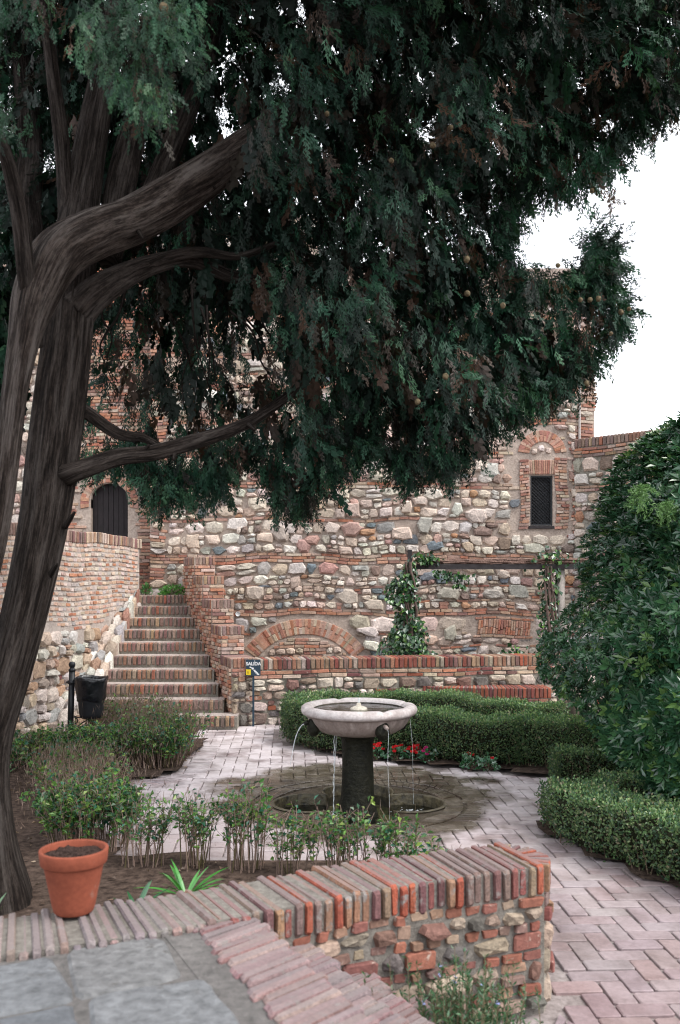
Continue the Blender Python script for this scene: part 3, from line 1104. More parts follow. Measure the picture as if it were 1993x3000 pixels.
# rubble haunch between that wall and the stair ends
hm = lambda u, v, w: np.stack([wx(u) + (-3.57 - wx(u)) * v, u, 0.10 + 0.504 * (u - 13.0) + w], 1)
ph = Masonry(rw, hm, None, 0.0, limit=60)
for y in np.arange(12.85, 16.4, 0.24):
    nn = 3 if y < 14.5 else 2
    for k in range(nn):
        ph.put('stone', stone_out(y, y + 0.25, k / nn, (k + 1) / nn), -0.25, random.uniform(0.1, 0.22), 0.05, 0.28, 0.03, pick(STONES_WARM), M_STONE, 0.02)
ph.finish()
b = MB()
V = [(wx(12.8), 12.8, -.05), (-3.58, 12.9, -.05), (-3.58, 16.5, -.05), (wx(16.5), 16.5, -.05), (wx(12.8), 12.8, .12), (-3.58, 12.9, .12), (-3.58, 16.5, 1.95), (wx(16.5), 16.5, 1.95)]
b.add(V, [(0, 1, 5, 4), (1, 2, 6, 5), (4, 5, 6, 7), (2, 3, 7, 6)])
b.build('mortar_fill', M_MORT, rw)

# ------------------------------------------------------------------ stairs
stairs = thing('brick_stairs', (-2.6, 14.5, 0), 'flight of ten worn brick steps climbing between the walls', 'stairs')
XR = [-1.465, -1.70, -1.83, -1.94, -2.07, -2.19, -2.32, -2.44, -2.57, -2.70]
RISE, RUN = 0.185, 0.367
for i in range(10):
    zt, yf = RISE * (i + 1), 13.1 + RUN * i
    x1 = XR[i]
    x0 = -3.60
    b = MB().box(x0, x1 - 0.004, yf + 0.022, yf + RUN + 0.4 if i < 9 else 16.895, 0 if i == 0 else zt - RISE - 0.1, zt - 0.02)
    st = b.build('step', M_MORTG, stairs)
    MB().box(x0, x1 - 0.006, yf + 0.075, yf + RUN + 0.06 if i < 9 else 16.894, zt - 0.019, zt + 0.001).build('tread', M_TREAD, st)
    ms = Masonry(st, (lambda yf: lambda u, v, w: np.stack([u, yf - w, v], 1))(yf), None, 0)
    u = x0 + 0.01
    while u < x1 - 0.03:
        w_ = min(random.uniform(0.066, 0.08), x1 - u)
        zj = random.uniform(-0.004, 0.004)
        ms.put('brick', rect_out(u + .012, u + w_ - .012, zt - 0.142 + zj, zt + zj, 0.004), -0.074, random.uniform(-0.004, 0.018), 0.012, 0.2, 0, pick(BRICKS_STEP), M_BRICKD, 0.002)
        u += w_
    ms.finish()

# ------------------------------------------------------------------ stepped parapet
par = thing('stair_parapet', (-2.2, 15.0, 0), 'stepped brick parapet climbing along the right side of the stairs', 'parapet')
PA = np.array([-1.58, 13.42, 0]); PD = np.array([-0.353, 0.936, 0]); PN = np.array([-0.936, -0.353, 0])
tops = [0.99, 1.43, 1.82, 2.20, 2.53]
SL, TH = 0.66, 0.36
core = MB()
for k, zt in enumerate(tops):
    s0, s1 = k * SL, (k + 1) * SL + (0.25 if k == 4 else 0)
    O = PA + PD * s0
    q = [O, O + PD * (s1 - s0), O + PD * (s1 - s0) - PN * TH, O - PN * TH]
    V = [p + [0, 0, z] for z in (-0.05, zt - 0.014) for p in q]
    core.add(V, [(0, 1, 5, 4), (1, 2, 6, 5), (2, 3, 7, 6), (3, 0, 4, 7), (4, 5, 6, 7)])
core.build('mortar_core', M_MORT, par)
pm_ = Masonry(par, plane_map(PA, PD, PN), None, 0.004, limit=300)
fronts = []
for k, zt in enumerate(tops):
    s0, s1 = k * SL, (k + 1) * SL + (0.25 if k == 4 else 0)
    zf = max(0.0, 0.5 * (s0 * 0.936 - 0.3) - 0.1)
    v = zt - 0.15
    while v > zf:
        pm_.course(s0, s1, v - 0.058, v, L=(0.1, 0.2), warp=False)
        v -= 0.058
    u = s0
    while u < s1 - 0.03:
        pm_.brick(u, u + 0.058, zt - 0.15, zt, BRICKS_STEP, (0.008, 0.02), kind='cap_brick', w0=-TH, mat=M_BRICKD, warp=False)
        u += 0.06
    fm = Masonry(par, plane_map(PA + PD * s0, -PN, -PD), None, 0.0, limit=60)
    zl = tops[k - 1] if k else 0.0
    u = 0.02
    while u < TH - 0.03:
        fm.brick(u, u + 0.058, zt - 0.15, zt, BRICKS_STEP, (0.008, 0.02), kind='cap_brick', w0=-0.03, mat=M_BRICKD)
        u += 0.058
    v = zt - 0.15
    while v > zl + 0.02:
        if k == 0 and v < 0.82:
            break
        fm.course(0.0, TH, v - 0.058, v, L=(0.12, 0.26))
        v -= 0.058
    if k == 0:
        fm.rubble(0.0, TH, 0.0, v, STONES_DARK, BRICKS, hs=(0.1, 0.2), pst=0.3)
    fm.finish()
pm_.finish()

# ------------------------------------------------------------------ planter wall and bench
pwl = thing('planter_wall', (0.8, 13.9, 0), 'low rubble wall with dark red upright brick coping below the tall wall', 'planter')
fp, Lp = path_map([(-1.40, 13.50), (-0.9, 13.62), (-.3, 13.72), (.6, 13.85), (1.5, 14.0), (2.4, 14.15), (3.4, 14.3), (4.6, 14.2), (5.6, 14.0)])
b = MB()
path_core(b, fp, Lp, -0.05, 0.95, 0.0, -0.42, 30)
b.build('mortar_core', M_MORTG, pwl)
soilp = MB()
V = fp(np.linspace(0, Lp, 20), np.full(20, 0.72), np.full(20, -0.42))
V2 = V.copy(); V2[:, 1] = YW
soilp.add(np.vstack([V, V2]), [(i, i + 1, 21 + i, 20 + i) for i in range(19)])
soilp.build('soil', M_SOIL, pwl)
pp = Masonry(pwl, fp, None, 0.008)
u = 0.0
while u < Lp:
    pp.brick(u, u + random.uniform(0.062, 0.07), 0.80, 0.965, BRICKS_RED, (0.012, 0.03), kind='coping_brick', w0=-0.43, mat=M_BRICKD, warp=False)
    u += 0.0705
for v in (0.735, 0.675):
    pp.course(0, Lp, v, v + 0.057, pal=BRICKS_RED + BRICKS, L=(0.14, 0.28))
pp.rubble(0, Lp, 0.0, 0.672, STONES_DARK + STONES[:2], BRICKS_RED, hs=(0.12, 0.24), pst=0.18, psp=0.2)
pp.finish({'stone': 170, 'brick': 200})
bench = thing('brick_bench', (2.2, 13.8, 0), 'low dark brick bench built against the planter wall beside the big bush', 'bench')
fb, Lb = path_map([(1.25, 13.93), (1.8, 13.78), (2.5, 13.70), (3.10, 13.72)])
b = MB(); path_core(b, fb, Lb, -0.05, 0.515, 0.0, -0.42, 14); b.build('mortar_core', M_MORTG, bench)
pb = Masonry(bench, fb)
u = 0
while u < Lb:
    pb.brick(u, u + 0.058, 0.365, 0.53, BRICKS_RED[:3], (0.012, 0.024), kind='seat_brick', w0=-0.41, mat=M_BRICKD)
    u += 0.062
for v in (0.305, 0.243, 0.18, 0.12, 0.06, 0.0):
    pb.course(0, Lb, v, v + 0.058, pal=BRICKS_RED)
pb.finish()
be, Le = path_map([(3.10, 13.72), (3.12, 14.1)])

# ------------------------------------------------------------------ low wall in front, terrace, steps
ZC = 0.724
low = thing('low_wall', (0.2, 4.5, 0), 'low rubble wall in front with broad coping of bricks on edge', 'wall')
LP = [(-2.2, 3.25), (-1.29, 3.53), (-0.81, 3.72), (-0.36, 3.96), (0.33, 4.33), (1.02, 4.60)]
fl, Ll = path_map(LP)
uS = 2.05
THK = 0.40
b = MB(); path_core(b, fl, Ll - 0.01, -0.05, ZC - 0.009, 0.008, -THK + 0.02, 40); b.build('mortar_core', M_MORTL, low)
pf = Masonry(low, fl, None, 0.012)
u = 0.0
while u < Ll - 0.03:
    w_ = random.uniform(0.037, 0.043)
    zj = random.uniform(-0.010, 0.006)
    pal = BRICKS_COPE if u > 1.75 else [((0.21, 0.145, 0.14), 4), ((0.27, 0.12, 0.09), 2), ((0.19, 0.165, 0.168), 5), ((0.25, 0.195, 0.18), 3)]
    # upright face and long worn top are one brick
    pf.put('coping_brick', rect_out(u + .002, u + w_ - .002, ZC - 0.15 + zj + random.uniform(-0.008, 0.012), ZC + zj, 0.003, 0.2), -THK + random.uniform(-0.02, 0.02), random.uniform(0.012, 0.04), 0.014, 0.2, 0, pick(pal), M_COPE, 0.003, warp=False)
    u += w_ + random.uniform(0.007, 0.013)
pf.rubble(1.7, Ll - 0.0, 0.0, ZC - 0.15, [((a * .78, b2 * .76, c * .74), w) for (a, b2, c), w in STONES_DARK], [((0.245, 0.098, 0.068), 3), ((0.20, 0.085, 0.072), 3), ((0.26, 0.155, 0.115), 3), ((0.27, 0.20, 0.155), 3), ((0.19, 0.12, 0.105), 3)], hs=(0.045, 0.115), pst=0.34, psp=0.04, proud=(0.02, 0.06), asp=(1.2, 2.5))
pf.finish()
# rounded right end of the wall
ex = fl(np.array([Ll]), np.array([0.]), np.array([0.]))[0]
ex2 = fl(np.array([Ll]), np.array([0.]), np.array([-THK]))[0]
fe, Lend = path_map([ex[:2] + [0.0, 0.0], ex[:2] * 0.6 + ex2[:2] * 0.4 + [0.10, 0.0], ex[:2] * 0.2 + ex2[:2] * 0.8 + [0.09, 0], ex2[:2]])
b = MB(); path_core(b, fe, Lend, -0.05, ZC - 0.018, -0.002, -0.2, 10); b.build('mortar_end', M_MORTG, low)
pe = Masonry(low, fe)
u = 0
while u < Lend - 0.03:
    pe.brick(u, u + 0.045, ZC - 0.145, ZC, BRICKS_COPE, (0.012, 0.026), kind='coping_brick', w0=-0.12, mat=M_COPE)
    u += 0.052
pe.rubble(0, Lend, 0.0, ZC - 0.15, [((0.34, 0.28, 0.225), 3), ((0.29, 0.24, 0.195), 2)], BRICKS_COPE, hs=(0.08, 0.17), pst=0.3, psp=0.1, proud=(0.01, 0.04))
pe.finish()

terrace = mesh('terrace', [(-4, -3, -.05), (-0.1, -3, -.05), (-0.28, 3.02, -.05), (-0.62, 3.80, -.05), (-0.81, 3.71, -.05), (-1.29, 3.52, -.05), (-2.2, 3.24, -.05), (-4, 2.9, -.05)] +
               [(-4, -3, .688), (-0.1, -3, .688), (-0.28, 3.02, .688), (-0.62, 3.80, .688), (-0.81, 3.71, .688), (-1.29, 3.52, .688), (-2.2, 3.24, .688), (-4, 2.9, .688)],
               [tuple(range(8, 16))] + [(i, (i + 1) % 8, 8 + (i + 1) % 8, 8 + i) for i in range(8)], M_MORTT, None, kind='structure')
M_FLAG = mat_masonry('flagstone', 0.7, 20, 0.6, 1.0, 0.016, spots=((0.075, 0.07, 0.065), 9, 0.60), spec=0.4, big=1.6)
pt = Masonry(terrace, flat)


def flag(px_pts, c):
    o = np.array([P(x / 1.2711, y / 1.2711, (CAMH - 0.70) * FPX / (y - 1695))[:2] for x, y in px_pts])
    cc = o.mean(0)
    o = cc + (o - cc) * 1.10
    oo = []
    for i in range(len(o)):
        a, b2 = o[i], o[(i + 1) % len(o)]
        oo += [a * 0.92 + b2 * 0.08, a * 0.5 + b2 * 0.5 + R.uniform(-.012, .012, 2), a * 0.08 + b2 * 0.92]
    oo = np.array(oo)
    oo = oo[::-1] if np.cross(oo[1] - oo[0], oo[3] - oo[1]) < 0 else oo
    pt.put('flagstone', oo, 0.60, 0.70, 0.012, 0.06, 0.002, np.array(c), M_FLAG, 0.002)


flag([(-300, 2890), (-20, 2835), (135, 2805), (170, 2860), (195, 2925), (-10, 2965), (-320, 3040)], (0.132, 0.139, 0.150))
flag([(210, 2785), (330, 2768), (440, 2742), (478, 2760), (520, 2850), (400, 2880), (240, 2912)], (0.155, 0.157, 0.162))
flag([(280, 2925), (400, 2898), (590, 2872), (625, 2915), (700, 3010), (800, 3150), (330, 3180), (300, 3050)], (0.146, 0.152, 0.162))
flag([(-350, 3070), (0, 2990), (195, 2945), (225, 3020), (255, 3180), (-350, 3250)], (0.112, 0.121, 0.135))
flag([(-700, 2960), (-340, 2900), (-370, 3050), (-800, 3120)], (0.155, 0.158, 0.165))
flag([(-400, 3300), (250, 3210), (850, 3200), (1000, 3600), (-500, 3700)], (0.28, 0.28, 0.29))
flag([(-480, 3760), (1050, 3640), (1400, 4600), (-600, 4700)], (0.28, 0.28, 0.29))
pt.finish()

steps = thing('front_steps', (0.2, 3.4, 0), 'worn pinkish brick steps going down along the foot of the low wall', 'steps')
SA = np.array([-0.60, 3.84]); SD = np.array([0.40, -0.80]); SD /= np.linalg.norm(SD); SP = np.array([-SD[1], SD[0]])
SP = np.array([0.894, 0.447])
STP = [((0.25, 0.165, 0.162), 5), ((0.22, 0.13, 0.132), 4), ((0.28, 0.21, 0.205), 4), ((0.29, 0.135, 0.105), 1), ((0.21, 0.17, 0.175), 3)]
for k in range(4):
    z = 0.705 - 0.165 * k
    a0, a1 = 0.27 * k, 0.27 * (k + 1)
    if k == 0: a0 = -0.02
    q = lambda s, a: SA + SD * s + SP * a
    c = [q(-0.02, a0 - (0.12 if k == 0 else 0)), q(4.0, a0 - (0.12 if k == 0 else 0)), q(4.0, a1 - 0.01), q(-0.02, a1 - 0.01)]
    V = [(*p, zz) for zz in (-0.05, z - 0.014) for p in c]
    st = mesh('step', V, [(0, 1, 5, 4), (1, 2, 6, 5), (2, 3, 7, 6), (3, 0, 4, 7), (4, 5, 6, 7)], M_MORTT, steps)
    mk = Masonry(st, lambda u, v, w: np.stack([SA[0] + SD[0] * u + SP[0] * v, SA[1] + SD[1] * u + SP[1] * v, w], 1), None, 0, limit=40)
    s_ = 0.0
    while s_ < 3.9:
        w_ = random.uniform(0.044, 0.054)
        e = random.uniform(-0.015, 0.02)
        o = rect_out(s_ + .004, s_ + w_ - .004, a0 + 0.005 + e, a1 + e, 0.003, 0.12)
        o[:, 0] -= (o[:, 1] - a0) * 0.35
        mk.put('brick', o[::-1], z - 0.15, z + random.uniform(-0.006, 0.006), 0.01, 0.10, 0, pick(STP), M_COPE, 0.002)
        s_ += w_
    mk.finish()

# ------------------------------------------------------------------ fountain
fo = thing('fountain', (FX, FY, -0.2), 'pale stone bowl fountain on a dark mossy column in a sunken basin', 'fountain')


def mat_bowl():
    m, t, b = base_mat('weathered_marble')
    pos = worldpos(t)
    sep = N(t, 'ShaderNodeSeparateXYZ'); t.links.new(pos, sep.inputs[0])
    mp = N(t, 'ShaderNodeMapping'); mp.inputs['Scale'].default_value = (22, 22, 1.2)
    t.links.new(pos, mp.inputs['Vector'])
    n1 = noise(t, 1.0, 5, 0.6, mp.outputs[0])
    n2 = noise(t, 45, 5, 0.6, pos)
    n3 = noise(t, 7, 5, 0.65, pos)
    r = ramp(t, n1.outputs[0], [(0.3, (0.24, 0.185, 0.165)), (0.7, (0.36, 0.30, 0.275))])
    hr = N(t, 'ShaderNodeMapRange'); hr.inputs[1].default_value = 0.845; hr.inputs[2].default_value = 0.885
    t.links.new(sep.outputs[2], hr.inputs[0])
    rim = ramp(t, n3.outputs[0], [(0.3, (0.36, 0.30, 0.29)), (0.6, (0.60, 0.55, 0.54))])
    c = mixc(t, 'MIX', hr.outputs[0], r.outputs[0], rim.outputs[0])
    rs = ramp(t, n2.outputs[0], [(0.3, (0.8,) * 3), (0.7, (1.1,) * 3)])
    c = mixc(t, 'MULTIPLY', 1.0, c, rs.outputs[0])
    t.links.new(c, b.inputs['Base Color'])
    b.inputs['Roughness'].default_value = 0.55
    bump(t, b, n2.outputs[0], 0.5, 0.006)
    return m


M_BOWL = mat_bowl()
M_MOSS = mat_plain('mossy_wet_stone', (0.006, 0.007, 0.0045), 0.6, 0, 0.6, 22, 1.0, 0.02, 0.25, col2=(0.018, 0.018, 0.010))
ribs = lambda th, z: 0.012 * np.cos(22 * th) * (1 if 0.68 < z < 0.84 else 0)
prof = [(0.17, 0.665), (0.27, 0.668), (0.36, 0.690), (0.43, 0.735), (0.475, 0.79), (0.497, 0.838), (0.505, 0.848), (0.530, 0.852), (0.552, 0.868),
        (0.560, 0.893), (0.553, 0.920), (0.530, 0.938), (0.495, 0.944), (0.462, 0.936), (0.442, 0.918), (0.437, 0.905)]
nick = lambda th, z: ribs(th, z) + (0.006 * np.sin(3 * th + 1) + 0.004 * np.sin(11 * th) if z > 0.84 else 0)
V, F = lathe(prof, 132, FX, FY, nick)
# worn nicks in the lip over the spouts
ang = np.arctan2(V[:, 1] - FY, V[:, 0] - FX)
SPT = [math.radians(a) for a in (-159, -63, 24, 112)]
rr_ = np.hypot(V[:, 0] - FX, V[:, 1] - FY)
for a in SPT:
    dd = np.angle(np.exp(1j * (ang - a)))
    V[:, 2] -= np.where((V[:, 2] > 0.9) & (rr_ > 0.43), 0.018 * np.exp(-(dd / 0.07) ** 2), 0)
bowl = mesh('bowl', V, F, M_BOWL, fo, smooth=True)
V, F = lathe([(0.438, 0.906), (0.433, 0.885), (0.40, 0.83), (0.2, 0.78), (0.0, 0.77)], 60, FX, FY)
mesh('lining', V, F, mat_plain('silty_bowl_lining', (0.05, 0.042, 0.03), 0.6, 0, 0.6, 12, 0.6, 0.01, 0.3, col2=(0.13, 0.11, 0.085)), bowl, smooth=True)
cp = [(0.22, -0.19), (0.20, -0.12), (0.178, -0.05), (0.160, 0.05), (0.150, 0.25), (0.148, 0.45), (0.150, 0.58), (0.165, 0.63), (0.20, 0.655), (0.22, 0.672)]
V, F = lathe(cp, 40, FX - 0.01, FY, lambda th, z: 0.02 * np.sin(5 * th + z * 9) + 0.015 * np.sin(9 * th - 14 * z))
mesh('column', V, F, M_MOSS, fo, smooth=True)


def mat_water(name, tint, thick):
    m, t, b = base_mat(name)
    g = N(t, 'ShaderNodeBsdfGlossy'); g.inputs['Roughness'].default_value = 0.03
    tr = N(t, 'ShaderNodeBsdfTransparent'); tr.inputs['Color'].default_value = (*tint, 1)
    fr = N(t, 'ShaderNodeFresnel'); fr.inputs['IOR'].default_value = 1.33
    mx = N(t, 'ShaderNodeMixShader')
    t.links.new(fr.outputs[0], mx.inputs[0]); t.links.new(tr.outputs[0], mx.inputs[1]); t.links.new(g.outputs[0], mx.inputs[2])
    bp = N(t, 'ShaderNodeBump'); bp.inputs['Strength'].default_value = thick; bp.inputs['Distance'].default_value = 0.01
    n = noise(t, 14, 3, 0.5, worldpos(t))
    t.links.new(n.outputs[0], bp.inputs['Height'])
    t.links.new(bp.outputs[0], g.inputs['Normal']); t.links.new(bp.outputs[0], fr.inputs['Normal'])
    t.links.new(mx.outputs[0], t.nodes['Material Output'].inputs['Surface'])
    return m


M_WATER = mat_water('clear_water', (0.62, 0.66, 0.60), 0.35)
m, t, b_ = base_mat('falling_water')
b_.inputs['Base Color'].default_value = (0.85, 0.9, 0.93, 1); b_.inputs['Roughness'].default_value = 0.12
tr = N(t, 'ShaderNodeBsdfTransparent'); mx = N(t, 'ShaderNodeMixShader'); mx.inputs[0].default_value = 0.42
t.links.new(tr.outputs[0], mx.inputs[1]); t.links.new(b_.outputs[0], mx.inputs[2]); t.links.new(mx.outputs[0], t.nodes['Material Output'].inputs['Surface'])
M_FALL = m

th = np.arange(64) / 64 * 2 * np.pi
mesh('water', np.vstack([[FX, FY, 0.898], np.stack([FX + 0.437 * np.cos(th), FY + 0.437 * np.sin(th), np.full(64, 0.898)], 1)]), [(0, 1 + i, 1 + (i + 1) % 64) for i in range(64)], M_WATER, bowl)
V, F = lathe([(0.10, 0.83), (0.085, 0.895), (0.075, 0.912), (0.045, 0.925), (0.022, 0.93), (0.02, 0.955), (0.0, 0.962)], 20, FX, FY)
mesh('nozzle', V, F, mat_plain('limed_stone', (0.55, 0.50, 0.42), 0.6), bowl, smooth=True)
MB().tube([(FX, FY, 0.955), (FX + .004, FY, 0.985), (FX - .004, FY, 1.005)], [0.014, 0.012, 0.004], 8).build('water_jet', M_FALL, fo, True)
for i, a in enumerate(SPT):
    ca, sa = math.cos(a), math.sin(a)
    rp = lambda r, z, s=0.0: (FX + r * ca - s * sa, FY + r * sa + s * ca, z)
    sp = MB()
    # hollow dark head under the lip with a short spout
    Vh, Fh = lathe([(0.0, -0.115), (0.045, -0.10), (0.075, -0.045), (0.070, 0.015), (0.045, 0.055), (0.0, 0.066)], 14)
    Vh = Vh * [0.80, 0.95, 1.0]
    Vh = np.stack([FX + (0.460 + Vh[:, 0]) * ca - Vh[:, 1] * sa, FY + (0.460 + Vh[:, 0]) * sa + Vh[:, 1] * ca, 0.775 + Vh[:, 2]], 1)
    sp.add(Vh, Fh)
    head = sp.build('spout_head', M_MOSS, bowl, True)
    MB().tube([rp(0.48, 0.80), rp(0.525, 0.796), rp(0.555, 0.785)], [0.02, 0.02, 0.016], 10).build('spout', M_BOWL if i == 1 else M_MOSS, bowl, True)
    tt = np.linspace(0, 1, 16)
    reach = [0.14, 0.03, 0.05, 0.08][i]
    fall = [0.36, 0.86, 0.85, 0.85][i]
    pts = [rp(0.55 + reach * q ** 0.7, 0.785 - fall * q ** 1.6 - 0.01 * q, 0.006 * math.sin(9 * q)) for q in tt]
    rad = [0.0058 * (1 - 0.45 * q) * (1 + 0.3 * math.sin(31 * q + i)) for q in tt]
    if i in (1, 2): rad = [r * 0.4 for r in rad]
    MB().tube(pts, rad, 6).build('water_stream', M_FALL, fo, True)
# thread of water dripping from under the bowl, broken into drops lower down
dx, dy = FX - 0.235, FY - 0.16
MB().tube([(dx + 0.004 * math.sin(20 * q), dy, 0.70 - 0.36 * q) for q in np.linspace(0, 1, 14)], [0.0045 * (1 + 0.5 * math.sin(40 * q)) for q in np.linspace(0, 1, 14)], 6).build('water_stream', M_FALL, fo, True)
MB().tube([(dx - 0.006 + 0.004 * math.sin(26 * q), dy, 0.31 - 0.42 * q) for q in np.linspace(0, 1, 18)], [0.004 * (1 + 0.6 * math.sin(36 * q)) for q in np.linspace(0, 1, 18)], 6).build('water_stream', M_FALL, fo, True)
mo = MB()
for a, r0, r1 in ((-2.75, 0.30, 0.46), (-2.2, 0.26, 0.40), (-1.25, 0.26, 0.43), (-1.0, 0.32, 0.45)):
    pass

# sunken basin
bas = thing('basin', (FX, FY, -0.2), 'four lobed sunken basin in the paving round the fountain foot', 'basin')
qt, qq = quatre(160)
ringp = lambda k, z, g=0.0: np.stack([FX + (qq * k + g) * np.cos(qt), FY + (qq * k + g) * np.sin(qt), np.full(160, z)], 1)
rs = [ringp(1, -0.006, 0.035), ringp(1, 0.004, 0.024), ringp(1, 0.004, 0.004), ringp(1, -0.008, -0.004), ringp(1, -0.22, -0.01)]
V = np.vstack(rs); F = []
for i in range(4):
    for j in range(160):
        k = (j + 1) % 160
        F.append((i * 160 + j, i * 160 + k, (i + 1) * 160 + k, (i + 1) * 160 + j))
mesh('kerb', V, F, mat_plain('mossy_kerb', (0.035, 0.028, 0.018), 0.45, 0, 0.7, 16, 1.0, 0.02, 0.5, col2=(0.12, 0.10, 0.055)), bas, smooth=True)
fl_ = ringp(1.0, -0.20)
M_FLOOR = mat_plain('mossy_basin_floor', (0.16, 0.135, 0.055), 0.6, 0, 0.6, 9, 0.6, 0.02, 0.3, col2=(0.34, 0.29, 0.14))
mesh('floor', np.vstack([[FX, FY, -0.20], fl_]), [(0, 1 + i, 1 + (i + 1) % 160) for i in range(160)], M_FLOOR, bas)
fl_ = ringp(1.0, -0.105, -0.006)
mesh('water', np.vstack([[FX, FY, -0.105], fl_]), [(0, 1 + i, 1 + (i + 1) % 160) for i in range(160)], M_WATER, bas)
spl = MB()
for (x, y) in ((dx, dy + 0.02), (FX + 0.30, FY - 0.48), (FX + 0.5, FY + 0.05), (dx, dy)):
    for k in range(60):
        a, r = random.uniform(0, 6.28), abs(random.gauss(0, 0.06))
        s_ = random.uniform(0.004, 0.012)
        Vb, Fb = lathe([(0, 0), (s_, s_ * 0.4), (0, s_ * 0.9)], 5, x + r * math.cos(a) * 1.4, y + r * math.sin(a) * 1.2)
        spl.add(Vb + [0, 0, -0.105 + random.uniform(0, 0.02)], Fb)
spl.build('splash', M_FALL, bas, True, kind='stuff')

# ------------------------------------------------------------------ flower pot
pc = np.array([-1.135, 3.93]); zp = ZC + 0.008
pot = thing('flower_pot', (pc[0], pc[1], zp), 'terracotta pot of bare soil standing on the brick coping by the trunk', 'pot')
pr_ = [(0.0, 0.0), (0.078, 0.0), (0.083, 0.006), (0.090, 0.03), (0.1235, 0.198), (0.126, 0.205), (0.1345, 0.207), (0.1385, 0.212), (0.144, 0.262), (0.142, 0.268), (0.131, 0.268), (0.128, 0.262), (0.122, 0.215), (0.120, 0.20)]
V, F = lathe([(r, z + zp) for r, z in pr_], 64, pc[0], pc[1], lambda th, z: 0.004 * np.sin(2 * th + 7 * z) + 0.002 * np.sin(7 * th - 40 * z))
mesh('pot_body', V, F, M_TERRA, pot, np.array([0.225, 0.062, 0.036]), smooth=True)
th = np.arange(40) / 40 * 2 * np.pi
Vs = [[pc[0], pc[1], zp + 0.246]]
for r in (0.04, 0.08, 0.11, 0.125):
    Vs += [[pc[0] + r * math.cos(a), pc[1] + r * math.sin(a), zp + 0.243 + random.uniform(-0.008, 0.008)] for a in th]
Fs = [(0, 1 + i, 1 + (i + 1) % 40) for i in range(40)]
for q in range(3):
    Fs += [(1 + q * 40 + i, 1 + q * 40 + (i + 1) % 40, 41 + q * 40 + (i + 1) % 40, 41 + q * 40 + i)[::-1] for i in range(40)]
mesh('soil', Vs, Fs, M_SOILP, pot, smooth=False)

# ------------------------------------------------------------------ litter bin
bx, by = -3.43, 11.8
bn = thing('litter_bin', (bx, by, 0), 'black litter bin lined with a plastic bag on an iron post', 'bin')
lean = 0.018
MB().tube([(bx - 0.03, by, 0), (bx, by, 0.98)], 0.038, 14).build('post', M_IRON, bn, True)
V, F = lathe([(0.0, 0.96), (0.043, 0.965), (0.045, 0.985), (0.030, 1.0), (0.030, 1.015), (0.040, 1.03), (0.043, 1.055), (0.033, 1.08), (0.0, 1.09)], 18, bx, by)
mesh('finial', V, F, M_IRON, bn, smooth=True)
V, F = lathe([(0.046, 0.80), (0.052, 0.805), (0.052, 0.84), (0.046, 0.845)], 14, bx - 0.003, by)
V2, F2 = lathe([(0.0, 0.81), (0.02, 0.81), (0.02, 0.835), (0.0, 0.835)], 8, bx - 0.055, by)
MB().add(V, F).add(V2, F2).box(bx + 0.03, bx + 0.09, by - 0.015, by + 0.015, 0.81, 0.835).build('clamp', M_IRON, bn, True)
cx_, cy_ = bx + 0.25, by - 0.02
V, F = lathe([(0.0, 0.37), (0.12, 0.37), (0.142, 0.385), (0.150, 0.43), (0.165, 0.60), (0.168, 0.61), (0.172, 0.70), (0.175, 0.85)], 32, cx_, cy_)
mesh('bucket', V, F, M_IRON, bn, smooth=True)
wob = lambda th, z: 0.018 * np.sin(5 * th + 20 * z) + 0.014 * np.sin(9 * th - 31 * z) + 0.01 * np.sin(17 * th + 3)
V, F = lathe([(0.173, 0.595), (0.182, 0.62), (0.186, 0.68), (0.192, 0.74), (0.200, 0.80), (0.208, 0.845), (0.212, 0.875), (0.203, 0.895), (0.190, 0.885), (0.180, 0.84), (0.165, 0.6)], 56, cx_, cy_, wob)
V[:, 2] += 0.012 * np.sin(3 * np.arctan2(V[:, 1] - cy_, V[:, 0] - cx_) + 1)
mesh('bin_bag', V, F, M_BAG, bn, smooth=True)
sc = MB()
sc.tube([(bx, by, 0.20), (bx + 0.06, by, 0.25), (bx + 0.14, by, 0.31), (bx + 0.26, by, 0.375)], 0.009, 6)
sc.tube([(bx + 0.03 + 0.04 * math.cos(q), by, 0.33 + 0.04 * math.sin(q)) for q in np.linspace(-2.5, 2.6, 14)], 0.007, 6)
sc.tube([(bx + 0.02, by, 0.39), (bx + 0.08, by, 0.37), (bx + 0.2, by, 0.375)], 0.008, 6)
sc.build('bracket', M_IRON, bn, True)

# ------------------------------------------------------------------ exit sign
sx, sy = -1.262, 13.42
sg = thing('exit_sign', (sx, sy, 0), 'small dark blue sign lettered SALIDA on a thin post', 'sign')
MB().box(sx - 0.014, sx + 0.014, sy - 0.012, sy + 0.012, -0.02, 0.84).build('post', M_SIGN, sg)
bw_, bh_ = 0.214, 0.238
bz0 = 0.735
brd = MB().box(sx - bw_ / 2, sx + bw_ / 2, sy - 0.024, sy - 0.0125, bz0, bz0 + bh_).build('board', M_SIGN, sg)


def text(body, size, x, z, y, mat, parent, bold=0.0):
    c = bpy.data.curves.new('lettering', 'FONT')
    c.body = body; c.size = size; c.align_x = 'CENTER'; c.extrude = 0.001; c.offset = bold
    o = bpy.data.objects.new('lettering', c)
    COL.objects.link(o)
    c.materials.append(mat)
    o.rotation_euler = (math.radians(90), 0, 0)
    o.parent = parent
    bpy.context.view_layer.update()
    me = bpy.data.meshes.new_from_object(o.evaluated_get(bpy.context.evaluated_depsgraph_get()))
    bpy.data.objects.remove(o)
    o = bpy.data.objects.new('lettering', me)
    COL.objects.link(o)
    o.rotation_euler = (math.radians(90), 0, 0)
    o.parent = parent
    o.location = np.array([x, y, z]) - wl(parent)
    return o


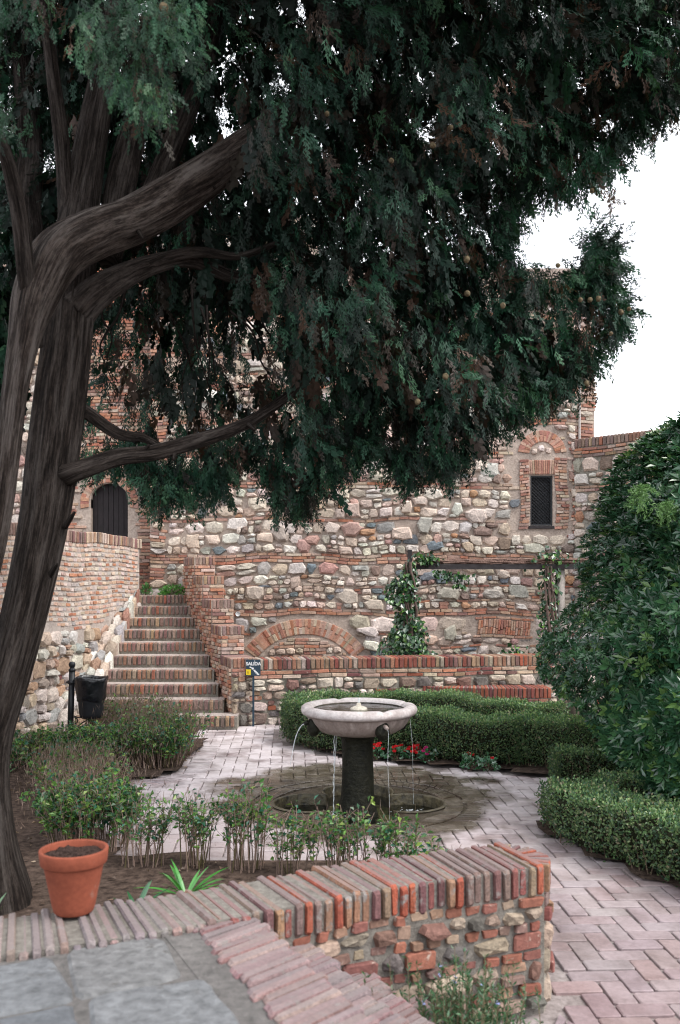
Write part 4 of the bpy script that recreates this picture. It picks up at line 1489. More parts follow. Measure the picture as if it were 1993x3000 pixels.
text('SALÍDA'.replace('Í', 'I'), 0.066, sx + 0.004, bz0 + 0.155, sy - 0.0262, M_WHITE, brd, 0.0022)
MB().box(sx + 0.016, sx + 0.028, sy - 0.0272, sy - 0.0245, bz0 + 0.210, bz0 + 0.222).build('accent', M_WHITE, brd)


def flat_poly(name, pts, y, mat, parent, t=0.0015):
    n = len(pts)
    V = [(x, y, z) for x, z in pts] + [(x, y - t, z) for x, z in pts]
    return mesh(name, V, [tuple(range(n)), tuple(range(2 * n - 1, n - 1, -1))] + [(i, n + i, n + (i + 1) % n, (i + 1) % n) for i in range(n)], mat, parent)


ax0, az0 = sx - 0.052, bz0 + 0.132
dA = np.array([0.88, -0.47]); nA = np.array([0.47, 0.88])
arr = [np.array([ax0, az0]) + dA * a + nA * b2 for a, b2 in ((0, .008), (.045, .008), (.045, .021), (.078, 0), (.045, -.021), (.045, -.008), (0, -.008))]
flat_poly('arrow', arr, sy - 0.0245, M_WHITE, brd)
st_ = []
x, z = sx + 0.016, bz0 + 0.088
up, dn = [(x, z)], [(x, z - 0.02)]
for k in range(4):
    up += [(x + 0.018, z), (x + 0.018, z - 0.018)]
    x += 0.018; z -= 0.018
pts = up + [(x, z - 0.004)] + [(px_ - 0.018, pz_ - 0.016) for px_, pz_ in reversed(up[:-1])]
flat_poly('stairs_symbol', pts, sy - 0.0245, M_WHITE, brd)
yb = MB().box(sx - bw_ / 2 + 0.003, sx - bw_ / 2 + 0.073, sy - 0.027, sy - 0.0245, bz0 + 0.012, bz0 + 0.095).build('sticker', M_YELL, brd)
for q in (0.022, 0.038):
    MB().box(sx - bw_ / 2 + q, sx - bw_ / 2 + q + 0.005, sy - 0.0285, sy - 0.0272, bz0 + 0.035, bz0 + 0.068).build('sticker_mark', mat_plain('brown_print', (0.30, 0.18, 0.02), 0.6), brd)

# ------------------------------------------------------------------ pergola
pg = thing('pergola', (2.3, 15.0, 0.72), 'dark beam on posts in front of the wall, topped with dry vine stems', 'pergola')
bm = MB().box(1.18, 4.2, 14.95, 15.05, 2.30, 2.385).build('beam', M_BEAM, pg)
tw = MB()
for k in range(170):
    x = random.uniform(1.2, 4.1)
    l = random.uniform(0.3, 1.0)
    y0, z0 = 15.0 + random.uniform(-0.06, 0.06), 2.41 + random.uniform(-0.012, 0.055)
    tw.tube([(x, y0, z0), (x + l / 2, y0 + random.uniform(-.02, .02), z0 + random.uniform(-.015, .015)), (x + l, 15.0 + random.uniform(-.06, .06), z0 + random.uniform(-.02, .01))], random.uniform(0.006, 0.014), 5)
tw.build('dry_stems', M_STRAW, pg, kind='stuff')
MB().box(1.10, 1.17, 14.96, 15.03, 0.7, 2.62).build('post', M_BEAM, pg)
MB().tube([(3.60, 15.06, 0.7), (3.60, 15.06, 2.30)], 0.07, 14).build('post', mat_plain('whitewashed_post', (0.30, 0.27, 0.25), 0.8), pg, True)

# ------------------------------------------------------------------ leaf makers
def unit(a):
    return a / (np.linalg.norm(a, axis=-1, keepdims=True) + 1e-9)


def leaves(Pp, D, Nn, L, Wd, cols, fold=0.25):
    """one folded four-cornered leaf per row"""
    n = len(Pp)
    D = unit(D)
    S_ = unit(np.cross(D, Nn)); Nn = unit(np.cross(S_, D))
    L = np.asarray(L)[:, None]; Wd = np.asarray(Wd)[:, None]
    mid = Pp + D * L * 0.55
    V = np.stack([Pp, mid + S_ * Wd * 0.5 + Nn * Wd * fold, Pp + D * L - Nn * L * 0.12, mid - S_ * Wd * 0.5 + Nn * Wd * fold], 1).reshape(-1, 3)
    F = np.arange(4 * n).reshape(n, 4)
    return V, F, np.repeat(cols, 4, axis=0)


def leaf_cols(n, pal, w, var=0.25):
    pal = np.array(pal); w = np.array(w, float); w /= w.sum()
    c = pal[R.choice(len(pal), n, p=w)]
    return np.clip(c * R.uniform(1 - var, 1 + var, (n, 1)), 0, 1)


class Cloud:
    def __init__(s): s.V, s.F, s.C, s.n = [], [], [], 0

    def add(s, V, F, C):
        s.V.append(V); s.F.append(F + s.n); s.C.append(C); s.n += len(V)

    def build(s, name, mat, parent=None, kind=None):
        return mesh(name, np.concatenate(s.V), np.concatenate(s.F), mat, parent, np.concatenate(s.C), kind=kind)


BOX = [(0.055, 0.105, 0.04), (0.085, 0.14, 0.055), (0.03, 0.065, 0.035), (0.14, 0.18, 0.08), (0.17, 0.15, 0.095)]
BOXW = [4, 4, 4, 2, 0.8]


def hedge(name, path, width, height, label, cat='hedge', group='clipped box hedges', dens=5200, seed=1, hvar=None, lean=0.0):
    Q = catmull(path, 10)
    seg = np.linalg.norm(np.diff(Q, axis=0), axis=1)
    Lc = np.concatenate([[0], np.cumsum(seg)]); Lt = Lc[-1]
    T = unit(np.gradient(Q, axis=0)); Nn = np.stack([T[:, 1], -T[:, 0]], 1)
    hw = width / 2
    root = thing(name, (*Q[len(Q) // 2], 0), label, cat, group)

    def at(u, s, z):
        u = np.clip(u, 0, Lt)
        x = np.interp(u, Lc, Q[:, 0]); y = np.interp(u, Lc, Q[:, 1])
        nx = np.interp(u, Lc, Nn[:, 0]); ny = np.interp(u, Lc, Nn[:, 1])
        return np.stack([x + nx * s, y + ny * s, z], 1), np.stack([nx, ny, np.zeros_like(x)], 1)
    hh = lambda u: height * (1 + (0.05 * np.sin(u * 3.1 + seed) + 0.03 * np.sin(7.3 * u + 2 * seed)))
    # twiggy dark core
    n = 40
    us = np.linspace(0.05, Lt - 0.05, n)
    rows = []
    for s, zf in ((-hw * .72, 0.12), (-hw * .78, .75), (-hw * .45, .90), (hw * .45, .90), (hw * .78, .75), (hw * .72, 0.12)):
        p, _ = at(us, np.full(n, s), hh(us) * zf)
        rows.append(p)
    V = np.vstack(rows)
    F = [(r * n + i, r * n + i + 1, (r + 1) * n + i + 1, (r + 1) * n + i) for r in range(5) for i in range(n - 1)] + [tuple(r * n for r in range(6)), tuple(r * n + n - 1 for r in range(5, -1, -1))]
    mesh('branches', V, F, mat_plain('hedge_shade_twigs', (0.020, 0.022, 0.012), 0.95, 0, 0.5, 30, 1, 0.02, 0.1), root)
    cl = Cloud()
    per = 2 * height + width
    N_ = int(dens * Lt * per)
    u = R.uniform(-0.03, Lt + 0.03, N_); q = R.uniform(0, per, N_)
    ht = hh(u)
    rnd = 0.07
    s = np.where(q < height, -hw, np.where(q < height + width, q - height - hw, hw))
    z = np.where(q < height, q, np.where(q < height + width, height, per - q))
    zz = z / height * ht
    # rounded shoulders and a ragged skin
    s = s * np.where(zz > ht - 0.09, 1 - 0.16 * ((zz - ht + 0.09) / 0.09) ** 2, 1)
    s *= np.where(zz < 0.12, 0.80, 1)
    skin = R.normal(0, 0.022, N_) - np.abs(R.normal(0, 0.018, N_)) + 0.012 * np.sin(u * 19 + zz * 11 + seed) + 0.012 * np.sin(u * 7 - zz * 17)
    p, nn = at(u, s, zz)
    side = np.sign(s)[:, None]
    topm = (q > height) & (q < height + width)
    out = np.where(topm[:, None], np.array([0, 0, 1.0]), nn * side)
    p = p + out * skin[:, None]
    keep = (p[:, 2] > 0.05) | (R.uniform(0, 1, N_) < 0.2)
    # the two ends
    M_ = int(dens * width * height * 1.2)
    for ue, sg_ in ((0.0, -1), (Lt, 1)):
        ue_ = np.full(M_, ue)
        pe_, ne = at(ue_, R.uniform(-hw, hw, M_), R.uniform(0.05, 1, M_) * hh(ue_))
        te = np.stack([np.interp(ue_, Lc, T[:, 0]), np.interp(ue_, Lc, T[:, 1]), np.zeros(M_)], 1) * sg_
        p = np.vstack([p, pe_ + te * R.normal(0.02, 0.025, (M_, 1))]); out = np.vstack([out, te]); keep = np.concatenate([keep, np.ones(M_, bool)])
    p, out = p[keep], out[keep]
    n = len(p)
    paler = np.where((out[:, 2] > .5)[:, None], 1.9, 1.15)  # upward-facing leaves coloured lighter: skylight on the hedge top put into leaf colour
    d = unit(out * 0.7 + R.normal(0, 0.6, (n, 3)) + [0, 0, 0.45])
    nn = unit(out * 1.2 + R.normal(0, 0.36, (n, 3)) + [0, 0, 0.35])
    V, F, C = leaves(p, d, nn, R.uniform(0.018, 0.036, n), R.uniform(0.012, 0.021, n), leaf_cols(n, BOX, BOXW) * paler)
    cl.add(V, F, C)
    # fine bare twigs poking out low down
    tb = MB()
    for k in range(int(40 * Lt)):
        uu = R.uniform(0, Lt); ss = R.choice([-1, 1]) * hw * R.uniform(0.5, 0.85)
        p0, n0 = at(np.array([uu]), np.array([ss]), np.array([0.0]))
        p1 = p0[0] + [R.normal(0, .03), R.normal(0, .03), R.uniform(0.12, 0.3)] + n0[0] * np.sign(ss) * 0.03
        tb.tube([p0[0], p1], [0.005, 0.003], 3, np.array([0.15, 0.11, 0.08]))
    tb.build('stems', M_STEM, root, kind='stuff')
    cl.build('foliage', M_LEAF, root, kind='stuff')
    return root


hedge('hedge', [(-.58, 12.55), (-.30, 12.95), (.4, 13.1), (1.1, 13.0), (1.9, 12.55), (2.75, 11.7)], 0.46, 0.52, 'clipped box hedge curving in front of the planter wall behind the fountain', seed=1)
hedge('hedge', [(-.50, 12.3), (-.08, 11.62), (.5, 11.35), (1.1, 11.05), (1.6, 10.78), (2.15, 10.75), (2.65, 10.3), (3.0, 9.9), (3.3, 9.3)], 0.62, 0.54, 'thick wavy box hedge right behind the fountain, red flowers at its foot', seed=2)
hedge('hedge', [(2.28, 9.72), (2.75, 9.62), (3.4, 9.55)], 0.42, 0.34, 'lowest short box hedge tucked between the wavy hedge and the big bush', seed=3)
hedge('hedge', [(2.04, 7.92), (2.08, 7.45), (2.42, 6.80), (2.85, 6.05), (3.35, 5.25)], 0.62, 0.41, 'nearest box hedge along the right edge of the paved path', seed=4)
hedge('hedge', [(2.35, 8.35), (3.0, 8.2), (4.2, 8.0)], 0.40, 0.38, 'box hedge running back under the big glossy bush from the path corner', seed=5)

# ------------------------------------------------------------------ sparse shrubs in the left bed and along the low wall
SH = [(0.05, 0.14, 0.03), (0.10, 0.21, 0.045), (0.03, 0.085, 0.04), (0.19, 0.27, 0.06), (0.03, 0.13, 0.08)]
SHW = [4, 3, 3, 1.4, 1.5]


def shrub(x, y, rx, ry, h, stems, label, group, leafy=0.6, leafz=0.45, seed=0, n_leaf=16, bare=0.35, brown=0.3, ls=1.0, z0=0.0):
    root = thing('shrub', (x, y, z0), label, 'shrub', group)
    sb = MB(); cl = Cloud()
    LP_, LD, LC = [], [], []
    for k in range(stems):
        a = random.uniform(0, 6.28); r = math.sqrt(random.random())
        bx_, by_ = x + rx * r * math.cos(a) * 0.8, y + ry * r * math.sin(a) * 0.8
        hh = h * random.uniform(0.72, 1.05)
        lx, ly = random.gauss(0, 0.06), random.gauss(0, 0.06)
        ex = (bx_ - x) * 0.25
        p0 = np.array([bx_, by_, z0]); p1 = p0 + [lx * .4 + ex * .4, ly * .4, hh * .5]; p2 = p0 + [lx + ex, ly + (by_ - y) * .2, hh]
        pale = random.uniform(0.8, 1.3)
        colr = np.array([0.24, 0.17, 0.14]) * pale if random.random() < 0.7 else np.array([0.10, 0.085, 0.04]) * pale
        sb.tube([p0, p1, p2], [0.0045, 0.0035, 0.0018], 4, colr, caps=False)
        fk = []
        for q in range(random.randint(2, 4)):
            t_ = random.uniform(0.35, 0.9)
            s0 = p0 + (p2 - p0) * t_
            d = np.array([random.gauss(0, .07), random.gauss(0, .07), random.uniform(.06, .16)])
            sb.tube([s0, s0 + d], [0.0022, 0.0012], 3, colr, caps=False)
            fk.append((s0, d))
        if random.random() < bare:
            continue
        for q in range(int(n_leaf * random.uniform(.5, 1.5))):
            if random.random() < 0.6 and fk:
                s0, d = random.choice(fk); pnt = s0 + d * random.random()
            else:
                t_ = leafz + (1 - leafz) * random.random() ** 0.8
                pnt = p0 + (p2 - p0) * t_
            LP_.append(pnt + np.array([random.gauss(0, .008) for _ in range(3)]))
            LD.append([random.gauss(0, 1), random.gauss(0, 1), random.gauss(.35, .5)])
    n = len(LP_)
    if n:
        LP_, LD = np.array(LP_), unit(np.array(LD))
        V, F, C = leaves(LP_, LD, unit(R.normal(0, .6, (n, 3)) + [0, -.2, 1]), R.uniform(.028, .055, n) * ls, R.uniform(.018, .032, n) * ls, leaf_cols(n, SH, SHW))
        cl.add(V, F, C)
    m = int(brown * stems * 5)
    if m:
        tx = R.normal(0, .55, (m, 2))
        pp_ = np.stack([x + rx * tx[:, 0], y + ry * tx[:, 1], z0 + h * R.uniform(0.35, 1.0, m)], 1)
        V, F, C = leaves(pp_, R.normal(0, .3, (m, 3)) + [0, 0, 1.0], R.normal(0, 1, (m, 3)), R.uniform(.05, .12, m), R.uniform(.003, .006, m), leaf_cols(m, [(0.24, 0.165, 0.14), (0.17, 0.12, 0.09)], [1, 1]))
        cl.add(V, F, C)
    sb.build('stems', M_STEM, root, kind='stuff')
    cl.build('leaves', M_LEAF, root, kind='stuff')
    return root


GL = 'thin clipped shrubs in the left bed'
for a in [
    (-2.15, 11.2, .45, .75, .56, 200, 'dense brownish shrub at the path corner of the left bed nearest the stairs', .45, 8, .35, 2.2),
    (-2.85, 12.2, .60, .45, .58, 190, 'bare twiggy shrub at the foot of the stairs behind the litter bin', .3, 6, .5, 3.0),
    (-2.10, 10.55, .36, .35, .48, 120, 'leafy green shrub at the front corner of the left bed beside bare soil', .4, 16, .15, 1.2),
    (-2.75, 10.35, .46, .40, .46, 150, 'dark green leafy shrub in the middle of the left bed', .4, 18, .1, 1.0),
    (-3.35, 10.5, .42, .42, .36, 120, 'low green shrub round the post of the litter bin', .35, 18, .1, .8),
    (-2.75, 9.45, .42, .40, .40, 120, 'brown drooping shrub on the inner side of the left bed curb', .4, 7, .4, 2.6),
    (-2.35, 8.5, .42, .55, .42, 150, 'straw coloured shrub of dry stems behind the flower pot', .55, 5, .6, 3.0),
    (-1.98, 7.35, .40, .36, .50, 120, 'bushy yellow green shrub just right of the trunk above the pot', .45, 18, .1, .8)]:
    shrub(*a[:7], GL, leafz=a[7], n_leaf=int(a[8] * 1.5), bare=a[9] * .8, brown=a[10], ls=1.2)
GF = 'leggy shrubs along the low brick wall'
for a in [
    (-1.45, 6.85, .22, .16, .50, 26, 'leggy shrub with see-through stems directly right of the terracotta pot'),
    (-1.05, 6.78, .20, .16, .54, 26, 'upright leggy shrub left of the tallest one, pale path seen through it'),
    (-.70, 6.70, .20, .16, .62, 36, 'tallest and greenest leggy shrub above the strappy plant'),
    (-.32, 6.55, .17, .15, .48, 18, 'thin dark leggy shrub left of the fountain column'),
    (.06, 6.35, .20, .15, .56, 30, 'fresh green leggy shrub in front of the fountain column'),
    (.38, 6.25, .18, .14, .52, 26, 'leggy shrub with pale tips right of the fountain column foot'),
    (.62, 6.05, .13, .12, .46, 14, 'last small leggy shrub of the row at the right over the coping')]:
    shrub(*a[:6], a[6], GF, leafz=.58, n_leaf=15, bare=.15, brown=.25, ls=1.05)


# ------------------------------------------------------------------ strappy plants, fern, weeds, rosemary, flowers
def blades(name, x, y, z, n, L, Wd, col, label, cat, group=None, spread=0.9, seg=5, droop=0.6):
    V, F, C = [], [], []
    for k in range(n):
        a = random.uniform(0, 6.28); l = L * random.uniform(.6, 1.1); w = Wd * random.uniform(.7, 1.1)
        e = random.uniform(.5 * spread, spread)
        d = np.array([math.cos(a), math.sin(a)]); s_ = np.array([-d[1], d[0], 0])
        c = np.array(col) * random.uniform(.7, 1.35)
        b0 = len(V)
        for q in range(seg + 1):
            t_ = q / seg
            r = l * e * t_; zz = l * (1 - e * .55) * (t_ - droop * t_ * t_ * e)
            ww = w * (1 - t_ ** 3) * (.55 + .45 * min(1, 4 * t_)) / 2 + .0008
            p = np.array([x + d[0] * r, y + d[1] * r, z + zz])
            V += [p + s_ * ww, p - [0, 0, ww * .35], p - s_ * ww]; C += [c] * 3
        for q in range(seg):
            for r_ in (0, 1):
                F.append((b0 + q * 3 + r_, b0 + q * 3 + r_ + 1, b0 + q * 3 + r_ + 4, b0 + q * 3 + r_ + 3))
    o = mesh(name, np.array(V), F, M_GLOSS, None, np.array(C))
    return tag(o, label, cat, group)


GS = 'strap leaved plants behind the coping'
blades('strappy_plant', -1.45, 4.9, 0.44, 9, .36, .045, (0.03, 0.12, 0.02), 'broad leaved strappy plant between the tree trunk and the pot', 'plant', GS, .5)
blades('strappy_plant', -1.66, 4.3, 0.52, 4, .24, .05, (0.03, 0.11, 0.02), 'two or three short broad blades at the very foot of the trunk', 'plant', GS, .5)
blades('strappy_plant', -.86, 5.15, 0.36, 26, .36, .026, (0.05, 0.20, 0.035), 'bright green strappy plant spreading on the soil right of the pot', 'plant', GS, .95)
blades('strappy_plant', -1.05, 4.75, 0.42, 12, .26, .034, (0.025, 0.10, 0.035), 'dark blue green strappy plant close behind the pot', 'plant', GS, .8)
blades('fern', 3.22, 13.0, 0.15, 22, .75, .035, (0.06, 0.13, 0.03), 'arching fern at the end of the brick bench under the bush', 'fern', None, 1.0)
blades('bed_weed', -3.62, 10.0, 0.02, 9, .22, .02, (0.05, 0.16, 0.05), 'pale green weed on bare soil at the foot of the stone wall', 'weed', None, .9)
# mound of soil behind the coping
ms_ = MB()
gx = np.linspace(-3.2, 0.9, 24); gy = np.linspace(4.05, 7.0, 14)
V = [(x, y + 0.16 * x * 0 + 0.45 * max(-1, x) * 0.2, 0) for y in gy for x in gx]
V = []
for y in gy:
    for x in gx:
        lim = 4.28 + 0.36 * x if x < 0.2 else 4.36 + 0.4 * (x - .2)
        yy = max(y, lim)
        zz = 0.50 * math.exp(-max(0, yy - lim - 0.1) / 1.0) * (1.0 if x < -1.0 else max(0.25, 1 - (x + 1.0) * .5)) - 0.02 + random.uniform(-.012, .012)
        zz *= max(0, min(1, (7.0 - yy) / 0.8))
        V.append((x, yy, zz + 0.01))
F = [(j * 24 + i, j * 24 + i + 1, (j + 1) * 24 + i + 1, (j + 1) * 24 + i) for j in range(13) for i in range(23)]
mesh('bed_soil', V, F, M_SOIL, None, smooth=True, kind='structure')


def bushlet(name, x, y, z, r, h, n, ll, lw, pal, w, label, cat, up=0.6, mat=None, group=None, flowers=None):
    root = thing(name, (x, y, z), label, cat, group)
    p = R.normal(0, 1, (n, 3)); p = unit(p) * R.uniform(0.3, 1, (n, 1)) ** .5
    p[:, 2] = np.abs(p[:, 2])
    pos = p * [r, r, h] + [x, y, z]
    V, F, C = leaves(pos, unit(p * [1, 1, .6] + R.normal(0, .4, (n, 3)) + [0, 0, up]), R.normal(0, .5, (n, 3)) + [0, -.3, 1], R.uniform(.6, 1.2, n) * ll, R.uniform(.7, 1.2, n) * lw, leaf_cols(n, pal, w))
    mesh('leaves', V, F, mat or M_LEAF, root, C, kind='stuff')
    tb = MB()
    for k in range(10):
        q = p[random.randrange(n)] * [r, r, h] * .9 + [x, y, z]
        tb.tube([(x + random.gauss(0, r * .2), y + random.gauss(0, r * .2), z - .01), q], [.004, .002], 3, np.array([.14, .10, .07]))
    tb.build('stems', M_STEM, root, kind='stuff')
    if flowers:
        for k in range(flowers[0]):
            a = random.uniform(0, 6.28); rr = r * random.uniform(.1, .95)
            fx, fy, fz = x + rr * math.cos(a), y + rr * math.sin(a) - r * .2, z + h * random.uniform(.6, 1.15)
            m_ = 5
            th_ = np.arange(m_) / m_ * 6.283 + random.random()
            P0 = np.tile([fx, fy, fz], (m_, 1))
            D_ = np.stack([np.cos(th_), np.sin(th_) * .6 - .3, np.full(m_, flowers[3])], 1)
            V, F, C = leaves(P0, D_, np.tile([0, -1., .6], (m_, 1)), np.full(m_, flowers[1]), np.full(m_, flowers[1] * .7), np.tile(np.array(flowers[2]) * random.uniform(.75, 1.2), (m_, 1)))
            mesh('flower', V, F, M_LEAF, root, C)
    return root


bushlet('landing_weed', -2.98, 16.70, 1.85, .32, .18, 420, .05, .035, [(.07, .22, .04), (.10, .28, .06)], [1, 1], 'bright green weeds growing on the top landing of the stairs', 'weed')
bushlet('landing_weed', -3.50, 16.62, 1.85, .10, .22, 120, .05, .03, [(.05, .16, .05), (.08, .22, .06)], [1, 1], 'small weed in the corner where the left wall meets the landing', 'weed')
def sprigs(name, x, y, z, n, h, label):
    root = thing(name, (x, y, z), label, 'shrub')
    tb = MB(); LPp, LDd = [], []
    tips = []
    for k in range(n):
        bx2, by2 = x + random.gauss(0, .15), y + random.gauss(0, .08)
        hh = h * random.uniform(.5, 1.1)
        tip = np.array([bx2 + random.gauss(0, .05), by2 + random.gauss(0, .05), z + hh])
        b0 = np.array([bx2, by2, z])
        tb.tube([b0, tip], [.003, .0015], 3, np.array([.16, .13, .08]))
        for q in range(34):
            t_ = random.uniform(.15, 1)
            LPp.append(b0 + (tip - b0) * t_); LDd.append([random.gauss(0, .6), random.gauss(0, .6), random.uniform(.3, 1)])
        if random.random() < .5: tips.append(b0 + (tip - b0) * random.uniform(.7, 1))
    m_ = len(LPp)
    V, F, C = leaves(np.array(LPp), np.array(LDd), R.normal(0, 1, (m_, 3)), R.uniform(.022, .042, m_), R.uniform(.006, .010, m_), leaf_cols(m_, [(.03, .09, .04), (.055, .13, .055), (.12, .17, .09)], [2, 3, 1]))
    mesh('leaves', V, F, M_LEAF, root, C, kind='stuff')
    tb.build('stems', M_STEM, root, kind='stuff')
    for p in tips[:14]:
        V, F, C = leaves(np.tile(p, (4, 1)), R.normal(0, 1, (4, 3)), R.normal(0, 1, (4, 3)), np.full(4, .012), np.full(4, .009), np.tile([.36, .42, .75], (4, 1)))
        mesh('flower', V, F, M_LEAF, root, C)


sprigs('rosemary_bush', 0.52, 3.98, 0.0, 120, .47, 'rosemary with tiny blue flowers at the foot of the low wall by the steps')
GFL = 'red flowering plants at the foot of the wavy hedge'
for i, (x, y, lab, nf) in enumerate([(.42, 10.92, 'red flowering plant just right of the fountain column', 8), (.66, 10.86, 'red flowering plant second from the column, under the bowl rim', 7),
                                (.88, 10.82, 'largest clump of red flowers right of the fountain bowl', 14), (1.02, 10.72, 'plant with magenta flowers and silvery leaves beside the red clump', 4),
                                (1.46, 10.36, 'lone red bloom against the face of the wavy hedge', 2), (1.66, 10.28, 'pale leaved plant with one red bloom at the hedge foot', 1)]):
    bushlet('flowering_plant', x, y, 0.02, .11, .15, 90, .05, .042, [(.04, .13, .05), (.10, .22, .14), (.26, .36, .28)], [4, 2, 1], lab, 'flower', .3, M_GLOSS, GFL,
            (int(nf * 1.3), .036, (.62, .012, .02) if i != 3 else (.55, .03, .2), 1.2))

# ------------------------------------------------------------------ ivy
def ivy(x, y, z0, z1, prof, n, label, extra=()):
    root = thing('ivy_plant', (x, y, z0), label, 'ivy', 'ivy climbing the pergola posts')
    zz = R.uniform(0, 1, n)
    rad = np.interp(zz, [p[0] for p in prof], [p[1] for p in prof])
    keep = R.uniform(0, max(p[1] for p in prof), n) < rad * 1.1 + .03
    zz, rad = zz[keep], rad[keep]
    m_ = len(zz)
    a = R.uniform(0, 6.283, m_)
    rr = rad * np.sqrt(R.uniform(.15, 1, m_)) * (1 + .25 * np.sin(zz * 23 + 3 * a))
    cx = np.interp(zz, [p[0] for p in prof], [p[2] for p in prof])
    p = np.stack([x + cx + rr * np.cos(a), y + rr * np.sin(a) * .7, z0 + (z1 - z0) * zz], 1)
    for (ex_, ey_, ez_, er, en) in extra:
        q = R.normal(0, er, (en, 3)) * [1.6, .6, .7] + [ex_, ey_, ez_]
        p = np.vstack([p, q]); a = np.concatenate([a, R.uniform(0, 6.28, en)])
    m_ = len(p)
    out = np.stack([np.cos(a), np.sin(a) - .4, np.zeros(m_)], 1)
    d = unit(out * .4 + R.normal(0, .35, (m_, 3)) + [0, 0, -.75])
    V, F, C = leaves(p, d, unit(out + [0, -.3, .5] + R.normal(0, .35, (m_, 3))), R.uniform(.05, .10, m_), R.uniform(.05, .095, m_), leaf_cols(m_, [(.018, .055, .025), (.03, .085, .03), (.07, .17, .035), (.13, .26, .05)], [5, 4, 1.6, .7], .3), .12)
    mesh('leaves', V, F, M_GLOSS, root, C, kind='stuff')
    vb = MB()
    for k in range(7):
        ph_ = random.uniform(0, 6)
        vb.tube([(x + .05 * math.sin(ph_ + 5 * q) + random.gauss(0, .01) + .05 * (k % 3 - 1), y - .05 + .05 * math.cos(ph_ + 4 * q), z0 + (z1 - z0) * q) for q in np.linspace(0, 1.0, 12)], random.uniform(.012, .028), 6, np.array([.16, .115, .10]) * random.uniform(.7, 1.2))
    vb.build('stems', M_STEM, root, kind='stuff')


ivy(1.13, 14.85, .72, 2.42, [(0, .42, -.10), (.25, .36, -.08), (.42, .20, -.02), (.55, .14, -.06), (.65, .26, -.16), (.8, .20, -.10), (.92, .10, -.03), (1, .05, 0)], 2600,
    'ivy climbing the left pergola post, widest at the planter wall', ((1.40, 14.95, 2.47, .07, 110), (1.0, 14.9, .82, .14, 200), (.72, 14.8, .82, .06, 60), (1.75, 14.93, 2.18, .04, 26), (1.62, 14.93, 2.25, .05, 30), (2.0, 14.94, 2.2, .05, 34), (1.95, 14.94, 2.05, .03, 12)))
ivy(3.42, 15.0, .9, 2.35, [(0, .12, -.05), (.4, .13, -.05), (.75, .16, 0), (1, .12, 0)], 380, 'thin ivy hanging at the right pergola post beside the big bush',
    ((3.45, 14.95, 2.5, .10, 70), (2.85, 14.9, .95, .08, 60)))

# ------------------------------------------------------------------ shapes given by an outline and a depth
def inside(poly, X, Y):
    poly = np.array(poly, float)
    c = np.zeros(len(X), bool)
    j = len(poly) - 1
    for i in range(len(poly)):
        xi, yi = poly[i]; xj, yj = poly[j]
        with np.errstate(divide='ignore', invalid='ignore'):
            t_ = ((yi > Y) != (yj > Y)) & (X < (xj - xi) * (Y - yi) / (yj - yi + 1e-12) + xi)
        c ^= t_
        j = i
    return c


def edge_dist(poly, X, Y):
    poly = np.array(poly, float)
    d = np.full(len(X), 1e9)
    for i in range(len(poly)):
        a = poly[i - 1]; b2 = poly[i]
        ab = b2 - a
        t_ = np.clip(((X - a[0]) * ab[0] + (Y - a[1]) * ab[1]) / (ab @ ab + 1e-9), 0, 1)
        d = np.minimum(d, np.hypot(X - a[0] - t_ * ab[0], Y - a[1] - t_ * ab[1]))
    return d


def sample(poly, n):
    poly = np.array(poly, float)
    lo, hi = poly.min(0), poly.max(0)
    xs, ys = [], []
    k = 0
    while k < n:
        X, Y = R.uniform(lo[0], hi[0], n * 2), R.uniform(lo[1], hi[1], n * 2)
        m_ = inside(poly, X, Y)
        xs.append(X[m_]); ys.append(Y[m_]); k += m_.sum()
    return np.concatenate(xs)[:n], np.concatenate(ys)[:n]


def Pv(px, py, D):
    k = 1993.0 / 1568.0
    return np.stack([(px * k - 996.5) * D / FPX, D, CAMH - (py * k - 1695.0) * D / FPX], 1)


# ------------------------------------------------------------------ big glossy bush on the right
BUSH = [(1620, 930), (1568, 972), (1496, 1006), (1434, 1058), (1394, 1120), (1370, 1188), (1346, 1248), (1332, 1305), (1345, 1368), (1298, 1415), (1256, 1468), (1240, 1520), (1250, 1562),
        (1292, 1598), (1345, 1645), (1385, 1712), (1450, 1768), (1490, 1838), (1570, 1890), (1660, 1985), (1880, 1900), (1900, 1300), (1760, 960)]
bush = thing('evergreen_bush', (3.1, 9.2, 0), 'big dark glossy bush with whorled leaves at the right beside the path', 'bush')
nb = 8500
X, Y = sample(BUSH, nb)
ed = edge_dist(BUSH, X, Y)
Dc = np.interp(X, [1220, 1400, 1568, 1800], [10.1, 9.6, 8.4, 8.0]) - np.clip((Y - 1500) / 400, -1, 1) * 0.5
th_ = np.minimum(1.1, 0.22 + 0.0085 * ed)
s01 = R.uniform(-1, 1, nb); s01 = np.sign(s01) * np.abs(s01) ** .55
s01 = np.where(R.uniform(0, 1, nb) < .62, -np.abs(s01), s01)
lump = 0.22 * np.sin(X / 47.0 + 1.3 * np.sin(Y / 61.0)) + 0.16 * np.sin(Y / 39.0 + X / 83.0)
Dp = Dc + s01 * th_ + lump * .6
p = Pv(X, Y, Dp)
ctr = Pv(np.array([1570.]), np.array([1500.]), np.array([9.2]))[0]
axis = unit(unit(p - ctr) * .7 + R.normal(0, .35, (nb, 3)) + [0, -.35, .55])
cl = Cloud()
sz = R.uniform(.065, .12, nb) * np.where(X < 1400, .72, 1)
tone = np.clip(leaf_cols(nb, [(.024, .072, .036), (.036, .105, .05), (.058, .145, .058), (.12, .22, .065)], [4, 5, 3, 1.2], .2), 0, 1)
